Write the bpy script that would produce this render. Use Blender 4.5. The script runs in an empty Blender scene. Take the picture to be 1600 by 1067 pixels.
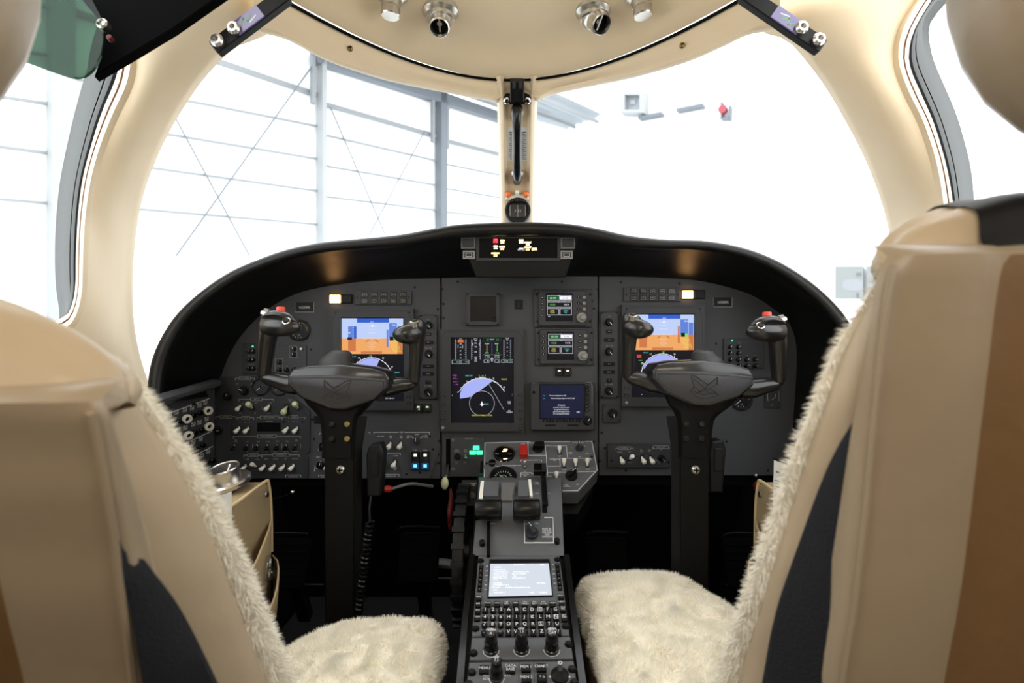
import bpy, bmesh, math, random
import numpy as np
from mathutils import Vector, Matrix, noise
random.seed(7)
SC = bpy.context.scene
COL = SC.collection
# ---------------------------------------------------------------- camera, sky, lights, exposure
F = 850.0            # focal length in pixels of the 1600 px wide frame
CZ = 0.8             # camera height above the cockpit floor
cd = bpy.data.cameras.new('camera'); cam = bpy.data.objects.new('camera', cd); COL.objects.link(cam)
cam.location = (0, 0, CZ); cam.rotation_euler = (math.pi/2, 0, 0)
cd.sensor_width = 36; cd.lens = 36*F/1600; cd.clip_start = 0.02; cd.clip_end = 200
cd.dof.use_dof = True; cd.dof.focus_distance = 1.05; cd.dof.aperture_fstop = 5.6
SC.camera = cam
wd = bpy.data.worlds.new('world'); SC.world = wd; wd.use_nodes = True
wd.node_tree.nodes['Background'].inputs[0].default_value = (0.96, 0.98, 1.0, 1)
wd.node_tree.nodes['Background'].inputs[1].default_value = 3.6
SC.view_settings.view_transform = 'Standard'; SC.view_settings.look = 'None'
SC.view_settings.exposure = 0.0; SC.view_settings.gamma = 1.0; SC.view_settings.use_curve_mapping = False
SC.cycles.max_bounces = 8; SC.cycles.transparent_max_bounces = 12
def area(name, loc, rot, sx, sy, power, col):
    l = bpy.data.lights.new(name, 'AREA'); l.shape = 'RECTANGLE'; l.size = sx; l.size_y = sy
    l.energy = power; l.color = col
    o = bpy.data.objects.new(name, l); o.location = loc; o.rotation_euler = rot; COL.objects.link(o); return o
# cabin ceiling lamps behind the seats and the open cabin door behind the camera
area('cabin_ceiling_light', (0, -0.45, 1.33), (math.radians(25), 0, 0), 0.5, 0.25, 4.2, (1.0, 0.9, 0.78))
area('cabin_door_daylight', (-0.55, -1.1, 0.95), (math.radians(90), 0, math.radians(-30)), 0.6, 0.9, 4.2, (1.0, 0.96, 0.9))

# ---------------------------------------------------------------- helpers
def V(*a): return Vector(a)
def P(px, py, Y): return Vector(((px-800)*Y/F, Y, CZ-(py-533.5)*Y/F))
def lin(c):
    return tuple((x/255/12.92 if x/255 <= .04045 else ((x/255+.055)/1.055)**2.4) for x in c)
MATS = {}
def mat(name, col, rough=.5, metal=0., bump=0., bscale=200., var=.06, emit=0., coat=0., srgb=True, spec=.5):
    m = bpy.data.materials.new(name); m.use_nodes = True; nt = m.node_tree; n = nt.nodes; L = nt.links
    b = n['Principled BSDF']; c = lin(col) if srgb else col
    tc = n.new('ShaderNodeTexCoord'); nz = n.new('ShaderNodeTexNoise'); nz.inputs['Scale'].default_value = bscale*.3; nz.inputs['Detail'].default_value = 4
    L.new(tc.outputs['Object'], nz.inputs['Vector'])
    mx = n.new('ShaderNodeMix'); mx.data_type = 'RGBA'
    mx.inputs[6].default_value = (*[x*(1-var) for x in c], 1); mx.inputs[7].default_value = (*[min(1, x*(1+var)) for x in c], 1)
    L.new(nz.outputs['Fac'], mx.inputs[0])
    if emit:
        b.inputs['Base Color'].default_value = (0.01, 0.01, 0.01, 1)
        b.inputs['Emission Color'].default_value = (*c, 1); b.inputs['Emission Strength'].default_value = emit
    else:
        L.new(mx.outputs[2], b.inputs['Base Color'])
    b.inputs['Roughness'].default_value = rough; b.inputs['Metallic'].default_value = metal
    b.inputs['Specular IOR Level'].default_value = spec
    if coat: b.inputs['Coat Weight'].default_value = coat; b.inputs['Coat Roughness'].default_value = .1
    if bump:
        n2 = n.new('ShaderNodeTexNoise'); n2.inputs['Scale'].default_value = bscale; n2.inputs['Detail'].default_value = 6
        L.new(tc.outputs['Object'], n2.inputs['Vector'])
        bp = n.new('ShaderNodeBump'); bp.inputs['Strength'].default_value = bump; bp.inputs['Distance'].default_value = .002
        L.new(n2.outputs['Fac'], bp.inputs['Height']); L.new(bp.outputs[0], b.inputs['Normal'])
    MATS[name] = m; return m
mat('cream', (231, 211, 177), .55, bump=.15, bscale=60, var=.03)
mat('cream_lip', (228, 208, 176), .45, var=.03)
mat('cream_dark', (190, 168, 132), .6)
mat('brown_line', (92, 62, 42), .8, spec=.1)
mat('rubber', (9, 9, 9), .8, spec=.1)
mat('seal_grey', (84, 86, 85), .6, spec=.2)
mat('panel', (66, 68, 72), .6, bump=.08, bscale=900, var=.08)
mat('panel_dark', (46, 48, 52), .55, bump=.06, bscale=900)
mat('bezel', (54, 55, 58), .5, bump=.05, bscale=900)
mat('console_grey', (92, 95, 99), .5, bump=.06, bscale=900)
mat('lever_grey', (105, 104, 102), .45)
mat('black', (9, 9, 10), .5, spec=.3)
mat('grip_black', (8, 8, 8), .32, spec=.35)
mat('matt_black', (5, 5, 5), .9, spec=.05)
mat('black_gloss', (10, 10, 10), .25, coat=.25)
mat('hood', (12, 12, 12), .36, bump=.25, bscale=700, spec=.4)
mat('carpet', (8, 8, 9), .95, bump=.8, bscale=300)
mat('firewall', (5, 5, 5), .9, spec=.1)
mat('yoke', (32, 31, 30), .3, bump=.08, bscale=900, coat=.3)
mat('yoke_pad', (60, 60, 62), .5, bump=.3, bscale=900)
mat('column', (13, 12, 10), .6, spec=.15)
mat('screw', (34, 33, 30), .4, metal=.6)
mat('chrome', (225, 225, 225), .12, metal=1)
mat('satin', (205, 202, 196), .28, metal=1)
mat('brass', (150, 130, 85), .35, metal=1)
mat('ivory', (250, 247, 236), .4)
mat('knob_grey', (150, 150, 142), .4)
mat('ink', (235, 237, 238), .6)
mat('ink_dim', (172, 173, 168), .6)
mat('ink_green', (120, 190, 120), .6)
mat('red', (190, 40, 32), .4)
mat('red_orange', (235, 80, 55), .4)
mat('red_dark', (85, 14, 12), .5)
mat('yellow', (210, 200, 60), .5)
mat('blue_paint', (40, 60, 200), .5)
mat('cream_handle', (220, 222, 180), .4)
mat('glass_dark', (7, 7, 9), .25, spec=.35)
mat('leather', (166, 149, 124), .36, bump=.6, bscale=28, var=.08)
mat('leather_side', (196, 176, 146), .42, bump=.7, bscale=28, var=.06)
mat('leather_brown_dim', (126, 96, 62), .5, bump=.4, bscale=60, var=.1)  # brown rear leather, with the weaker light there put into its colour
mat('stitch', (120, 98, 72), .8)
mat('wool', (252, 242, 222), .95, bump=1, bscale=260, var=.05)
mat('wool_tip', (255, 250, 238), .9, var=.03)
mat('belt', (20, 23, 31), .85, bump=.6, bscale=500)
mat('pocket', (170, 150, 116), .5, bump=.3, bscale=120)
mat('pocket_edge', (214, 190, 148), .5)
mat('paper', (232, 232, 228), .6)
mat('paper_ink', (120, 120, 122), .7)
mat('iris', (110, 100, 150), .12, coat=.7)
mat('orange', (235, 120, 60), .5)
mat('hangar_wall', (238, 240, 241), .8, var=.01)
mat('steel', (128, 132, 134), .5, var=.03)
mat('steel_white', (152, 155, 156), .5, var=.02)
mat('steel_dark', (104, 110, 116), .5)
mat('roof_sheet', (142, 150, 156), .4, var=.04)
mat('pink_red', (150, 60, 72), .5)
mat('poster', (128, 132, 131), .5)
mat('poster_dark', (100, 106, 104), .5)
mat('poster_lite', (136, 139, 143), .5)
mat('screen_off', (7, 7, 8), .35, spec=.25)
for nm, c, s in [('e_black', (8, 8, 18), 1), ('e_sky', (190, 208, 248), 1), ('e_blue', (45, 95, 205), 1), ('e_tapeblue', (95, 130, 215), 1),
                 ('e_ground', (240, 168, 100), 1), ('e_tapebrown', (205, 120, 70), 1), ('e_white', (240, 242, 250), 1.1),
                 ('e_green', (120, 230, 110), 1), ('e_yellow', (240, 225, 90), 1), ('e_mag', (215, 90, 215), 1), ('e_cyan', (110, 225, 225), 1),
                 ('e_sector', (168, 178, 248), 1), ('e_navy', (16, 22, 52), 1), ('e_amber', (255, 214, 130), 8), ('e_red', (255, 45, 60), 6),
                 ('e_master', (255, 190, 120), 14), ('e_cdu', (205, 212, 222), 1.12), ('e_cdutext', (255, 255, 255), 1.3), ('e_gear', (60, 235, 160), 2.6),
                 ('e_led', (60, 230, 130), 2.5), ('e_bluebtn', (120, 215, 255), 1.6), ('e_bluedim', (10, 60, 105), 1), ('e_lit', (235, 240, 235), 1.3),
                 ('e_litgreen', (205, 250, 190), 1.3), ('e_orange', (235, 120, 60), 1), ('e_line', (190, 195, 210), 1), ('e_dgreen', (20, 90, 50), 1), ('e_redglow', (220, 60, 40), 1)]:
    mat(nm, c, .6, emit=s, spec=.15)
def glassmat(name, col, refl=.04):
    m = bpy.data.materials.new(name); m.use_nodes = True; nt = m.node_tree; nt.nodes.clear()
    o = nt.nodes.new('ShaderNodeOutputMaterial'); t = nt.nodes.new('ShaderNodeBsdfTransparent'); g = nt.nodes.new('ShaderNodeBsdfGlossy')
    x = nt.nodes.new('ShaderNodeMixShader'); t.inputs[0].default_value = (*col, 1); g.inputs['Roughness'].default_value = .02
    x.inputs[0].default_value = refl
    nt.links.new(t.outputs[0], x.inputs[1]); nt.links.new(g.outputs[0], x.inputs[2]); nt.links.new(x.outputs[0], o.inputs[0]); MATS[name] = m
glassmat('glass', (.97, .98, .98)); glassmat('green_glass', (.175, .285, .215), .03); glassmat('film', (.8, .82, .84), .12)

_glyph = {}
def glyphs(s):
    if s in _glyph: return _glyph[s]
    c = bpy.data.curves.new('t', 'FONT'); c.body = s; c.size = 1; c.resolution_u = 2; c.align_x = 'CENTER'; c.align_y = 'CENTER'; c.space_line = .85
    o = bpy.data.objects.new('t', c); me = o.to_mesh()
    r = ([tuple(v.co) for v in me.vertices], [tuple(p.vertices) for p in me.polygons])
    o.to_mesh_clear(); bpy.data.objects.remove(o); bpy.data.curves.remove(c); _glyph[s] = r; return r
def catmull(pts, n):
    pts = [tuple(p) for p in pts]; out = []
    N = len(pts)-1
    for i in range(n):
        t = i/(n-1)*N; k = min(int(t), N-1); f = t-k
        p0 = pts[max(k-1, 0)]; p1 = pts[k]; p2 = pts[k+1]; p3 = pts[min(k+2, N)]
        out.append(tuple(.5*((2*b)+(-a+c)*f+(2*a-5*b+4*c-d)*f*f+(-a+3*b-3*c+d)*f**3) for a, b, c, d in zip(p0, p1, p2, p3)))
    return out
def resample(pts, n):
    """catmull through the points then even spacing by arc length"""
    d = catmull(pts, max(n*4, 60)); L = [0]
    for a, b in zip(d, d[1:]): L.append(L[-1]+math.dist(a, b))
    out = []; j = 0
    for i in range(n):
        t = L[-1]*i/(n-1)
        while j < len(L)-2 and L[j+1] < t: j += 1
        f = (t-L[j])/max(L[j+1]-L[j], 1e-9); out.append(tuple(a+(b-a)*f for a, b in zip(d[j], d[j+1])))
    return out
def roundpoly(pts, r, seg=4):
    if r <= 0: return [tuple(p[:2]) for p in pts]
    out = []; n = len(pts)
    for i in range(n):
        p = Vector(pts[i][:2]); a = Vector(pts[i-1][:2])-p; b = Vector(pts[(i+1) % n][:2])-p
        k = min(r, a.length*.49, b.length*.49); a = p+a.normalized()*k; b = p+b.normalized()*k
        for j in range(seg+1):
            t = j/seg; q = a*(1-t)**2+p*2*t*(1-t)+b*t*t; out.append((q.x, q.y))
    return out
def inset(pts, d):
    n = len(pts); A = sum(pts[i][0]*pts[(i+1) % n][1]-pts[(i+1) % n][0]*pts[i][1] for i in range(n)); s = 1 if A > 0 else -1; out = []
    for i in range(n):
        p = Vector(pts[i]); a = (p-Vector(pts[i-1])); b = (Vector(pts[(i+1) % n])-p)
        if a.length < 1e-9 or b.length < 1e-9: out.append(tuple(p)); continue
        a.normalize(); b.normalize(); na = Vector((-a.y, a.x))*s; nb = Vector((-b.y, b.x))*s; m = na+nb
        if m.length < 1e-6: m = na
        m.normalize(); k = d/max(.4, m.dot(na)); out.append(tuple(p+m*k))
    return out
class MB:
    def __init__(s, M=None): s.v = []; s.f = []; s.m = []; s.mats = []; s.M = M or Matrix.Identity(4)
    def mi(s, m):
        if m not in s.mats: s.mats.append(m)
        return s.mats.index(m)
    def add(s, vs, fs, m, L=None):
        b = len(s.v); M = s.M @ L if L is not None else s.M
        s.v += [tuple(M @ Vector(v)) for v in vs]; k = s.mi(m)
        s.f += [tuple(i+b for i in f) for f in fs]; s.m += [k]*len(fs)
    def prism(s, pts, n0, n1, m, bev=0, r=0, seg=4, L=None):
        pts = roundpoly(pts, r, seg); n = len(pts)
        lv = [[(x, y, n0) for x, y in pts]]
        if bev: lv += [[(x, y, n1-bev) for x, y in pts], [(x, y, n1) for x, y in inset(pts, bev)]]
        else: lv += [[(x, y, n1) for x, y in pts]]
        vs = sum(lv, []); fs = [tuple(range(n))[::-1], tuple(range(n*(len(lv)-1), n*len(lv)))]
        for k in range(len(lv)-1):
            for i in range(n): j = (i+1) % n; fs.append((k*n+i, k*n+j, (k+1)*n+j, (k+1)*n+i))
        s.add(vs, fs, m, L)
    def rect(s, x0, y0, x1, y1, n0, n1, m, bev=0, r=0, L=None): s.prism([(x0, y0), (x1, y0), (x1, y1), (x0, y1)], n0, n1, m, bev, r, L=L)
    def flat(s, pts, n, m, L=None): s.add([(x, y, n) for x, y in pts], [tuple(range(len(pts)))], m, L)
    def frame(s, outer, inner, n0, n1, m):
        """ring between two loops with the same number of points"""
        k = len(outer); vs = [(x, y, n0) for x, y in outer]+[(x, y, n1) for x, y in outer]+[(x, y, n1) for x, y in inner]+[(x, y, n0) for x, y in inner]
        fs = []
        for a in range(4):
            b = (a+1) % 4
            for i in range(k): j = (i+1) % k; fs.append((a*k+i, a*k+j, b*k+j, b*k+i))
        s.add(vs, fs, m)
    def lathe(s, prof, m, c=(0, 0), seg=20, L=None, cap=True):
        vs = []; fs = []; n = len(prof)
        for r, h in prof:
            for i in range(seg): a = 2*math.pi*i/seg; vs.append((c[0]+r*math.cos(a), c[1]+r*math.sin(a), h))
        for k in range(n-1):
            for i in range(seg): j = (i+1) % seg; fs.append((k*seg+i, k*seg+j, (k+1)*seg+j, (k+1)*seg+i))
        if cap: fs += [tuple(range(seg))[::-1], tuple(range((n-1)*seg, n*seg))]
        s.add(vs, fs, m, L)
    def cyl(s, cx, cy, r, n0, n1, m, bev=0, seg=20, L=None):
        s.lathe([(r, n0), (r, n1-bev), (r-bev, n1)] if bev else [(r, n0), (r, n1)], m, (cx, cy), seg, L)
    def ball(s, c, r, m, sx=1, sy=1, sz=1, L=None, seg=14):
        T = Matrix.Translation(c) @ Matrix.Diagonal((sx, sy, sz, 1)); T = L @ T if L is not None else T
        s.lathe([(max(r*math.sin(math.pi*i/seg), 1e-5), -r*math.cos(math.pi*i/seg)) for i in range(seg+1)], m, seg=seg+4, L=T)
    def txt(s, t, x, y, size, n, m, L=None, sx=1):
        vs, fs = glyphs(t); s.add([(x+a*size*sx, y+b*size, n) for a, b, _ in vs], fs, m, L)
    def line(s, pts, w, n, m, closed=False, h=.0002):
        pts = list(pts)+([pts[0]] if closed else [])
        for a, b in zip(pts, pts[1:]):
            a = Vector(a[:2]); b = Vector(b[:2]); d = b-a
            if d.length < 1e-7: continue
            d.normalize(); p = Vector((-d.y, d.x))*w/2; e = d*w/2
            s.prism([tuple(a-e-p), tuple(b+e-p), tuple(b+e+p), tuple(a-e+p)], n, n+h, m)
    def arc(s, cx, cy, r, a0, a1, w, n, m, k=16):
        s.line([(cx+r*math.cos(math.radians(a0+(a1-a0)*i/k)), cy+r*math.sin(math.radians(a0+(a1-a0)*i/k))) for i in range(k+1)], w, n, m)
    def grid(s, rows, m, cu=False, cv=False):
        """rows of points -> quads; m may be a function of column"""
        R = len(rows); C = len(rows[0]); b = len(s.v); s.v += [tuple(s.M @ Vector(p)) for r in rows for p in r]
        for i in range(R if cv else R-1):
            for j in range(C if cu else C-1):
                i2 = (i+1) % R; j2 = (j+1) % C
                s.f.append((b+i*C+j, b+i*C+j2, b+i2*C+j2, b+i2*C+j)); s.m.append(s.mi(m(j) if callable(m) else m))
    def sweep(s, path, rad, m, seg=12, n=None, cap=True, up=(0, 0, 1)):
        """tube through path; rad: list of (a,b) or float per path point"""
        rr = [(r if isinstance(r, tuple) else (r, r)) for r in (rad if isinstance(rad, list) else [rad]*len(path))]
        if n:
            full = catmull([(*p, *r) for p, r in zip(path, rr)], n); path = [Vector(q[:3]) for q in full]; rr = [(max(q[3], 1e-5), max(q[4], 1e-5)) for q in full]
        path = [Vector(p) for p in path]; rows = []; u = Vector(up)
        for i, p in enumerate(path):
            t = (path[min(i+1, len(path)-1)]-path[max(i-1, 0)]).normalized()
            u = (u-t*u.dot(t))
            if u.length < 1e-4: u = t.orthogonal()
            u.normalize(); w = t.cross(u)
            rows.append([p+u*rr[i][0]*math.cos(2*math.pi*k/seg)+w*rr[i][1]*math.sin(2*math.pi*k/seg) for k in range(seg)])
        b = len(s.v); s.grid(rows, m, cu=True)
        if cap:
            k = s.mi(m); s.f += [tuple(b+i for i in range(seg)), tuple(b+(len(rows)-1)*seg+i for i in range(seg))]; s.m += [k, k]
    def box(s, c, d, m, L=None, bev=0):
        x, y, z = c; a, b, e = d[0]/2, d[1]/2, d[2]/2
        s.prism([(x-a, y-b), (x+a, y-b), (x+a, y+b), (x-a, y+b)], z-e, z+e, m, bev, L=L)
    def bar(s, p, q, w, h, m, up=(0, 0, 1)):
        p = Vector(p); q = Vector(q); t = (q-p).normalized(); u = Vector(up); u = (u-t*u.dot(t)).normalized(); k = t.cross(u)
        rows = [[c+k*w/2*a+u*h/2*b for a, b in ((-1, -1), (1, -1), (1, 1), (-1, 1))] for c in (p, q)]
        b0 = len(s.v); s.grid(rows, m, cu=True); i = s.mi(m); s.f += [(b0, b0+1, b0+2, b0+3), (b0+4, b0+5, b0+6, b0+7)]; s.m += [i, i]
    def build(s, name, parent=None, Minv=None, ang=35, recalc=True, loc=None):
        me = bpy.data.meshes.new(name)
        A = Minv if Minv is not None else (MI[parent.name] if parent is not None else Matrix.Translation(-Vector(loc)) if loc is not None else Matrix.Identity(4))
        me.from_pydata([tuple(A @ Vector(v)) for v in s.v], [], s.f)
        for k in s.mats: me.materials.append(MATS[k])
        me.polygons.foreach_set('material_index', s.m)
        if recalc:
            bm = bmesh.new(); bm.from_mesh(me); bmesh.ops.recalc_face_normals(bm, faces=bm.faces); bm.to_mesh(me); bm.free()
        me.shade_smooth(); me.set_sharp_from_angle(angle=math.radians(ang))
        o = bpy.data.objects.new(name, me); COL.objects.link(o)
        if parent is not None: o.parent = parent; MI[o.name] = A
        elif loc is not None: o.location = loc
        return o
MI = {}
LABELS = set()
def tag(o, label=None, cat=None, group=None, kind=None):
    if label:
        o['label'] = label
        if not group and label in LABELS: print('DUP LABEL', label)
        LABELS.add(label)
    if cat: o['category'] = cat
    if group: o['group'] = group
    if kind: o['kind'] = kind
    return o
def empty(name, M, label, cat, group=None):
    o = bpy.data.objects.new(name, None); o.empty_display_size = .02; COL.objects.link(o); o.matrix_world = M
    MI[o.name] = M.inverted(); tag(o, label, cat, group); return o
class Face:
    """a flat face in the world: u right, v up along the face, n out of it"""
    def __init__(s, o, u, v):
        s.o = Vector(o); s.u = Vector(u).normalized(); v = Vector(v); s.v = (v-s.u*v.dot(s.u)).normalized(); s.n = s.u.cross(s.v)
        s.M = Matrix((( s.u.x, s.v.x, s.n.x, s.o.x), (s.u.y, s.v.y, s.n.y, s.o.y), (s.u.z, s.v.z, s.n.z, s.o.z), (0, 0, 0, 1)))
    def hit(s, px, py, n=0):
        d = P(px, py, 1)-Vector((0, 0, CZ)); o = s.o+s.n*n; c = Vector((0, 0, CZ))
        t = (o-c).dot(s.n)/d.dot(s.n); w = c+d*t-s.o; return (w.dot(s.u), w.dot(s.v))
def face2(pyt, Yt, pyb, Yb, px=800):
    """face whose u axis is world x, passing through two rows of the picture at known depths"""
    a = P(px, pyt, Yt); b = P(px, pyb, Yb); return Face(b, (1, 0, 0), a-b)
class T:
    """a thing mounted on a face: an Empty with parts"""
    def __init__(s, face, name, px, py, label, cat, group=None, n=0):
        s.f = face; s.c = face.hit(px, py, 0); s.M = face.M @ Matrix.Translation((s.c[0], s.c[1], n)); s.n0 = n
        s.root = empty(name, s.M, label, cat, group)
    def q(s, px, py, n=0):
        h = s.f.hit(px, py, n+s.n0); return (h[0]-s.c[0], h[1]-s.c[1])
    def quad(s, x0, y0, x1, y1, n=0): return [s.q(x0, y1, n), s.q(x1, y1, n), s.q(x1, y0, n), s.q(x0, y0, n)]
    def mb(s): return MB(s.M)
    def part(s, name, mb, parent=None, label=None, kind=None):
        o = mb.build(name, parent or s.root); 
        if label: o['label'] = label
        if kind: o['kind'] = kind
        return o
    def k(s, px=None, py=None): return (s.q(801, 533)[0]-s.q(800, 533)[0])
def Zm(ox, oy, sc): return lambda x, y: (ox+x/sc, oy+y/sc)
# ---------------------------------------------------------------- hangar outside
def struct(name, mb, **k):
    o = mb.build(name, **k); o['kind'] = 'structure'; return o
az = math.atan2(555, 850)
A0 = P(500, 533.5, 14)
LW = Face(A0, (math.sin(az), math.cos(az), 0), (0, 0, 1))        # long left wall of the hangar
corner = LW.o+LW.u*13.4
RW = Face(corner, (.8, -.6, 0), (0, 0, 1))                        # right wall of the hangar
mb = MB(); mb.rect(-14, -3, 13.4, 9.3, -.4, -.3, 'hangar_wall'); struct('wall_hangar_left', mb).matrix_world = LW.M
mb = MB(); mb.rect(0, -3, 30, 18, -.42, -.32, 'hangar_wall'); struct('wall_hangar_right', mb).matrix_world = RW.M
mb = MB(); mb.rect(-22, 2.2, 30, 30, -1.35, -1.25, 'hangar_wall'); struct('floor_hangar', mb)
# roof strip over the left wall: corrugated sheet with purlins
b0 = LW.hit(505, 92); b1 = LW.hit(776, 180); zr = lambda u: b0[1]+(u-b0[0])*(b1[1]-b0[1])/(b1[0]-b0[0])
rows = []
for i, uu in enumerate((-2, 3, 8, 13.3)):
    rows.append([LW.o+LW.u*uu+LW.n*(k*.09)+LW.v*(zr(uu)+.25+(.05 if k % 4 < 2 else 0)+k*.012) for k in range(24)])
mb = MB(); mb.grid(rows, 'roof_sheet'); struct('ceiling_hangar', mb)
def hbar(name, p, q, w, h, m, label, cat, group=None):
    mb = MB(); vert = abs((Vector(q)-Vector(p)).normalized().z) > .95; mb.bar(p, q, w, h, m, up=tuple(LW.n) if vert else (0, 0, 1)); o = mb.build(name, loc=tuple(Vector(p))); tag(o, label, cat, group)
def lw(x, y, n=-.1): u, v = LW.hit(x, y, n); return LW.o+LW.u*u+LW.v*v+LW.n*n
hbar('roof_beam', lw(490, 88), lw(800, 190), .25, .34, 'steel_dark', 'long grey steel eaves beam along the top of the left hangar wall', 'beam')
for i in range(2):
    p = LW.o+LW.u*-1+LW.n*(.8+i*1.1)+LW.v*(zr(-1)+.2); q = LW.o+LW.u*13+LW.n*(.8+i*1.1)+LW.v*(zr(13)+.2)
    hbar('roof_purlin', p, q, .1, .12, 'steel', 'light grey roof purlin under the corrugated hangar roof', 'beam', 'roof purlins')
cols = [(96, -120, 620, .34, 'steel_white', 'broad white steel column seen through the left side window', 0),
        (502.5, 60, 600, .13, 'steel_white', 'slim pale steel column left of the two seen through the windshield', 0),
        (690, 130, 600, .3, 'steel_dark', 'grey steel column nearest the central windshield post', 0)]
for x, y0, y1, w, m, lb, _ in cols:
    hbar('steel_column', lw(x, y1), lw(x, y0), w, .25, m, lb, 'column')
seg = {'between the white and the slim pale column': [((112, 18), (500, 150)), ((112, 122), (500, 198)), ((112, 185), (500, 249)), ((112, 245), (500, 299)), ((112, 318), (500, 351))],
       'between the slim pale and the grey column': [((508, 163), (686, 214)), ((508, 211), (686, 252)), ((508, 259), (686, 290)), ((508, 307), (686, 329))],
       'right of the grey steel column': [((694, 219), (800, 246)), ((694, 256), (800, 277)), ((694, 294), (800, 312)), ((694, 331), (800, 342))],
       'high up left of the white steel column': [((-60, -10), (80, 12)), ((-60, 62), (80, 88))],
       'left of the white steel column': [((-40, 145), (80, 163)), ((-40, 224), (80, 240)), ((-40, 308), (80, 318))]}
nth = ['topmost', 'second from the top', 'third from the top', 'fourth from the top', 'fifth from the top']
for where, ls in seg.items():
    for i, (a, b) in enumerate(ls):
        w = .13 if i == 0 and 'column' in where and 'left' not in where else .05
        hbar('wall_girt', lw(*a, -.2), lw(*b, -.2), .06, w*.9, 'steel', 'horizontal steel girt %s, %s' % (where, nth[i]), 'girt', 'girts on the left hangar wall')
for a, b, lb in [((272, 180), (390, 400), 'thin brace rod falling to the right between white and slim columns'),
                 ((490, 100), (275, 400), 'thin brace rod rising to the right toward the slim pale column top'),
                 ((516, 167), (602, 367), 'thin brace rod falling to the right beside the slim pale column'),
                 ((664, 204), (577, 367), 'thin brace rod rising to the right toward the grey column top')]:
    mb = MB(); dd = -.05 if 'rising' in lb else -.13; mb.sweep([lw(*a, dd), lw(*b, dd)], .02, 'steel_dark', 6); tag(mb.build('brace_rod', loc=tuple(lw(*a))), lb, 'rod', 'cross bracing rods')
for x, y0, y1, w in ((489, 88, 162, 'left of the slim pale column'), (676, 152, 222, 'left of the grey column'), (699, 165, 232, 'touching the grey column on its right')):
    hbar('eaves_strut', lw(x, y0, -.05), lw(x, y1, -.05), .1, .1, 'steel', 'short grey vertical strut hanging from the eaves ' + w, 'strut', 'short struts under the eaves')
def rw(x, y, n=0): u, v = RW.hit(x, y, n); return (u, v)
# things on the right hangar wall
t = T(RW, 'wall_vent', 990, 160, 'pale square vent box high on the white hangar wall', 'vent')
m = t.mb(); o = t.quad(969, 140, 1006, 176, .2); i = t.quad(976, 148, 999, 171, .2); m.frame(o, i, -.3, .2, 'steel_white'); t.part('frame', m)
m = t.mb(); m.flat(i, -.1, 'roof_sheet'); m.flat(t.quad(984, 156, 993, 163, -.05), -.05, 'steel_white'); t.part('louvre', m)
for a, b, c, d, lb in ((998, 186, 1034, 179, 'left pale strip lamp high on the hangar wall'), (1057, 174, 1098, 166, 'right pale strip lamp high on the hangar wall')):
    t = T(RW, 'strip_lamp', (a+c)/2, (b+d)/2, lb, 'lamp', 'strip lamps on the hangar wall')
    p = t.q(a, b, 0); q = t.q(c, d, 0); m = t.mb(); m.prism([p, (q[0], q[1]), (q[0], q[1]+.11), (p[0], p[1]+.11)], -.3, .05, 'steel_dark', .01); t.part('housing', m)
t = T(RW, 'hose_reel', 1130, 172, 'small red hose reel on a grey bracket on the hangar wall', 'hose reel')
m = t.mb(); m.cyl(0, 0, .15, -.1, .15, 'pink_red'); t.part('drum', m)
m = t.mb(); m.line([t.q(1127, 160), t.q(1127, 184), t.q(1139, 184), t.q(1140, 166)], .06, -.3, 'steel_dark', h=.3); t.part('bracket', m)
for a, c, lb in ((1305, 1349, 'grey aircraft picture on the hangar wall, left one of two'), (1354, 1400, 'grey aircraft picture on the hangar wall, half behind the right seat')):
    t = T(RW, 'poster', (a+c)/2, 441, lb, 'poster', 'pictures on the hangar wall')
    m = t.mb(); m.prism(t.quad(a, 416, c, 466, 0), -.3, 0, 'poster'); t.part('sheet', m)
    m = t.mb(); m.prism(roundpoly(t.quad(a+11, 436, c, 454, .01), .3), .0, .01, 'poster_lite'); m.flat(t.quad(c-11, 426, c-3, 431, .02), .02, 'poster_dark'); m.flat(t.quad(c-11, 458, c-7, 466, .02), .02, 'poster_dark'); t.part('print', m)

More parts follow.
